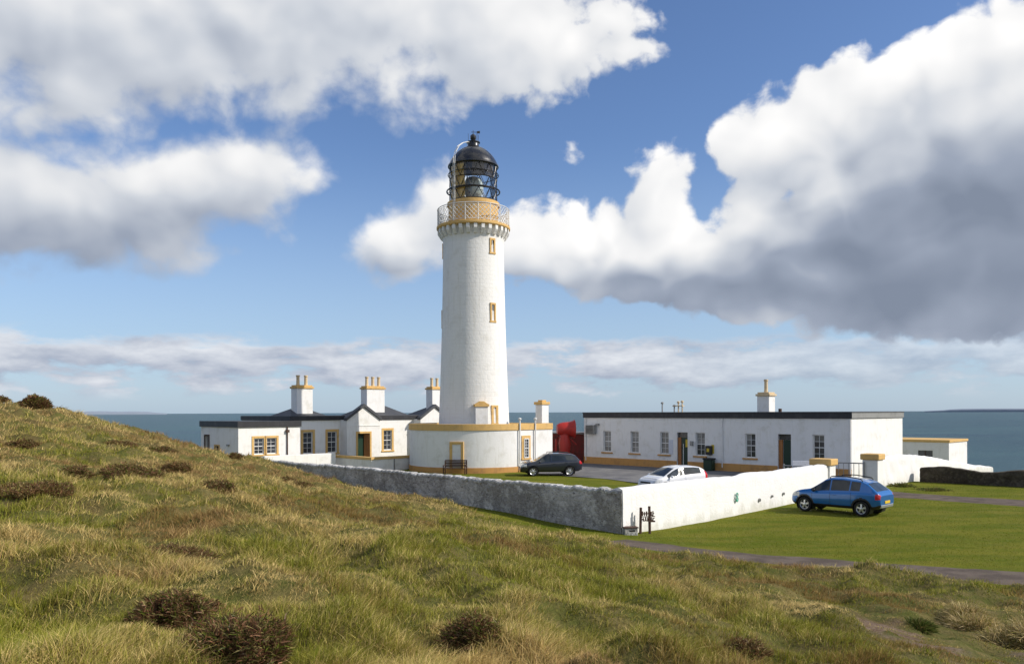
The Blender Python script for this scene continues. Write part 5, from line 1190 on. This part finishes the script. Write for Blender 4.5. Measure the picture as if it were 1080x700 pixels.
# ------------------------------------------------------------------ heather, rushes, hilltop mound
def tuft_mesh(name, n, rad, hgt, cols, spread, blade_w, up=.5, blade_l=.3, core=True, seed=0, loc=(0, 0, 0)):
    r_ = np.random.default_rng(seed + 100)
    th = r_.uniform(0, 2 * math.pi, n); ph = np.arccos(r_.uniform(0, 1, n)); q = r_.uniform(.35, 1, n) ** .5
    lob = 1 + .62 * (fbm(np.cos(th) * 1.6 + 7 + seed, np.sin(th) * 1.6 + ph * 1.4, 3, seed) - .5) * 2
    x = np.cos(th) * np.sin(ph) * rad * q * lob; y = np.sin(th) * np.sin(ph) * rad * q * lob; z = np.cos(ph) * hgt * q * lob
    d = np.c_[x / rad, y / rad, z / hgt * up + .25] + r_.normal(0, spread, (n, 3)); d /= np.linalg.norm(d, axis=1)[:, None] + 1e-6; d[:, 2] = np.abs(d[:, 2]) * .9 + .05
    l = blade_l * r_.uniform(.5, 1.3, n); s = np.cross(d, r_.normal(0, 1, (n, 3))); s /= np.linalg.norm(s, axis=1)[:, None] + 1e-6
    w = blade_w * r_.uniform(.6, 1.4, n); p = np.c_[x, y, np.maximum(z, 0) - .03]
    a = p - s * w[:, None] / 2; b_ = p + s * w[:, None] / 2; m1 = p + d * (l * .6)[:, None]; t_ = p + d * l[:, None]
    t_[:, 2] -= .15 * l
    V = np.stack([a, b_, m1 + s * w[:, None] * .4, m1 - s * w[:, None] * .4, t_], 1).reshape(-1, 3); bs = np.arange(n)[:, None] * 5
    F = np.stack([bs + np.array([[0, 1, 2]]), bs + np.array([[0, 2, 3]]), bs + np.array([[3, 2, 4]])], 1).reshape(-1, 3)
    ci = r_.integers(0, len(cols), n); C = np.array(cols)[ci] * r_.uniform(.6, 1.3, n)[:, None]; C = np.repeat(C, 5, 0)
    if loc != (0, 0, 0):
        V[:, 2] += 0
    return npmesh(name, V, F, BLADE, C)
HEA = [(.14, .068, .034), (.21, .10, .05), (.10, .058, .03), (.27, .14, .075), (.15, .14, .04), (.30, .24, .09), (.13, .16, .02)]
HEAR = [(.20, .10, .045), (.15, .075, .036), (.27, .15, .065), (.12, .075, .035), (.34, .26, .11), (.2, .2, .04)]
RUSH = [(.08, .12, .02), (.11, .145, .03), (.15, .16, .04), (.24, .2, .07)]
SHAPES = [('round dark brown heather bush', HEA), ('low spreading dark heather clump', HEA), ('reddish brown heather patch', HEAR), ('dark green rush tussock', RUSH)]
PLANTS = [  # bearing, size in metres, kind, label
    (182, 660, .36, .34, 0, 'rounded dark brown heather bush in the rough grass near the lower left corner'),
    (253, 697, .42, .34, 0, 'dark heather bush half buried in straw grass at the bottom edge of the picture'),
    (502, 683, .32, .34, 0, 'round rusty brown heather bush alone at the bottom centre of the hillside'),
    (231, 519, .55, .36, 0, 'dark heather clump on the slope below the keepers cottage window'),
    (137, 503, .85, .42, 0, 'wide dark heather clump in middle of the left hillside, right of its smaller neighbour'),
    (83, 502, .50, .34, 0, 'small dark heather clump left of the wide clump on the left hillside'),
    (186, 496, .55, .30, 2, 'rusty heather patch between the wide clump and the grey wall end'),
    (247, 484, .55, .42, 0, 'dark heather tuft on the skyline left of the grey wall top'),
    (302, 508, .5, .3, 0, 'dark heather tuft close under the grey wall'),
    (318, 512, .6, .26, 2, 'reddish heather patch just right of the tuft under the grey wall'),
    (176, 586, .6, .16, 2, 'low reddish heather patch above and right of the lower left bush'),
    (40, 520, .55, .28, 2, 'rusty heather patch near left edge of the hillside'),
    (12, 520, .7, .24, 2, 'long reddish heather patch touching the left edge of the picture'),
    (172, 477, .75, .4, 0, 'dark heather clump below the skyline in front of the sea'),
    (24, 470, .8, .3, 2, 'brown heather strip on upper left slope below the hilltop mound'),
    (124, 470, .7, .3, 2, 'brown heather strip on the upper slope right of the hilltop mound'),
    (778, 684, .34, .16, 2, 'low brown heather patch in the grass at lower right of centre'),
    (967, 660, .30, .22, 3, 'dark green rush tussock standing between the two worn paths'),
]
for i, (px, py, rad, h, kd, lb) in enumerate(PLANTS):
    x, y, z = ground_hit(px, py); dist = math.hypot(x, y); nm = 'heather_bush' if kd < 3 else 'rush_tussock'
    n_ = int(np.clip(5200 * 7 / dist * (rad / .36), 900, 6500)); bw = .006 + .0007 * dist
    if kd == 3: o = tuft_mesh(nm, int(n_ * .8), rad * .62, h * .40, RUSH, .45, bw * .8, .9, .17, seed=i)
    else: o = tuft_mesh(nm, int(n_ * 3.4), rad * .78, h * .74, SHAPES[kd][1], .95, bw * .62, .45, .045 + .035 * rad, seed=i)
    o.location = (x, y, z - .03); tag(o, lb, 'heather' if kd < 3 else 'tussock', 'heather bushes on the hillside' if kd < 3 else 'dark green tussocks in the grass')
# straw-coloured bank at the lower right
for i, (px, py, rad, h, lb) in enumerate(((1028, 664, .42, .22, 'pale straw tussock on the bank left of the right edge'), (1066, 680, .45, .24, 'large pale straw tussock on the bank at the lower right edge'), (1018, 652, .3, .2, 'small straw tussock beside the worn path below the track'), (1098, 676, .5, .28, 'straw tussock cut by the right edge of the picture'))):
    x, y, z = ground_hit(px, py); o = tuft_mesh('straw_tussock', 3000, rad, h, [(.55, .41, .19), (.42, .33, .13), (.64, .5, .25), (.26, .24, .06)], .5, .010, .45, .26, seed=60 + i); o.location = (x, y, z - .04)
    tag(o, lb, 'tussock', 'straw tussocks on the bank')
# mound on the skyline
x, y = -25.0 * .98, 40.5; x = (38 - 540) / 840 * y; z = ghz(x, y)
o = tuft_mesh('heather_mound', 7000, .62, .62, HEAR + HEA, .4, .035, .7, .16, seed=77); o.location = (x, y, z - .05)
o.scale = (1, 1, 1); tag(o, 'peaked rusty heather mound standing on the hilltop skyline at upper left', 'heather')
for i, (px, s, lb) in enumerate(((12, .42, 'low dark heather hummock on the skyline left of the peaked mound'), (75, .26, 'tiny dark heather tuft on the skyline right of the peaked mound'), (-3, .5, 'heather hummock on the skyline at the left edge'))):
    y = 40.5; x = (px - 540) / 840 * y; o = tuft_mesh('heather_bush', 1800, s, s * .6, HEA, .4, .035, .7, .14, seed=80 + i); o.location = (x, y, ghz(x, y) - .05); tag(o, lb, 'heather', 'heather bushes on the hillside')
# hummocks of grass at the road verge
x, y, z = ground_hit(985, 517); o = tuft_mesh('grass_tuft', 900, .9, .16, RUSH + [(.14, .12, .04)], .5, .03, .8, .18, seed=90); o.location = (x, y, z - .03); tag(o, 'rough grass tuft on the verge before the dark drystone wall', 'tussock')
x, y, z = ground_hit(950, 513); o = tuft_mesh('grass_tuft', 900, .6, .2, RUSH + [(.16, .12, .05)], .5, .03, .8, .2, seed=91); o.location = (x, y, z - .03); tag(o, 'rough grass tuft at the foot of the white wall right of the gate', 'tussock')
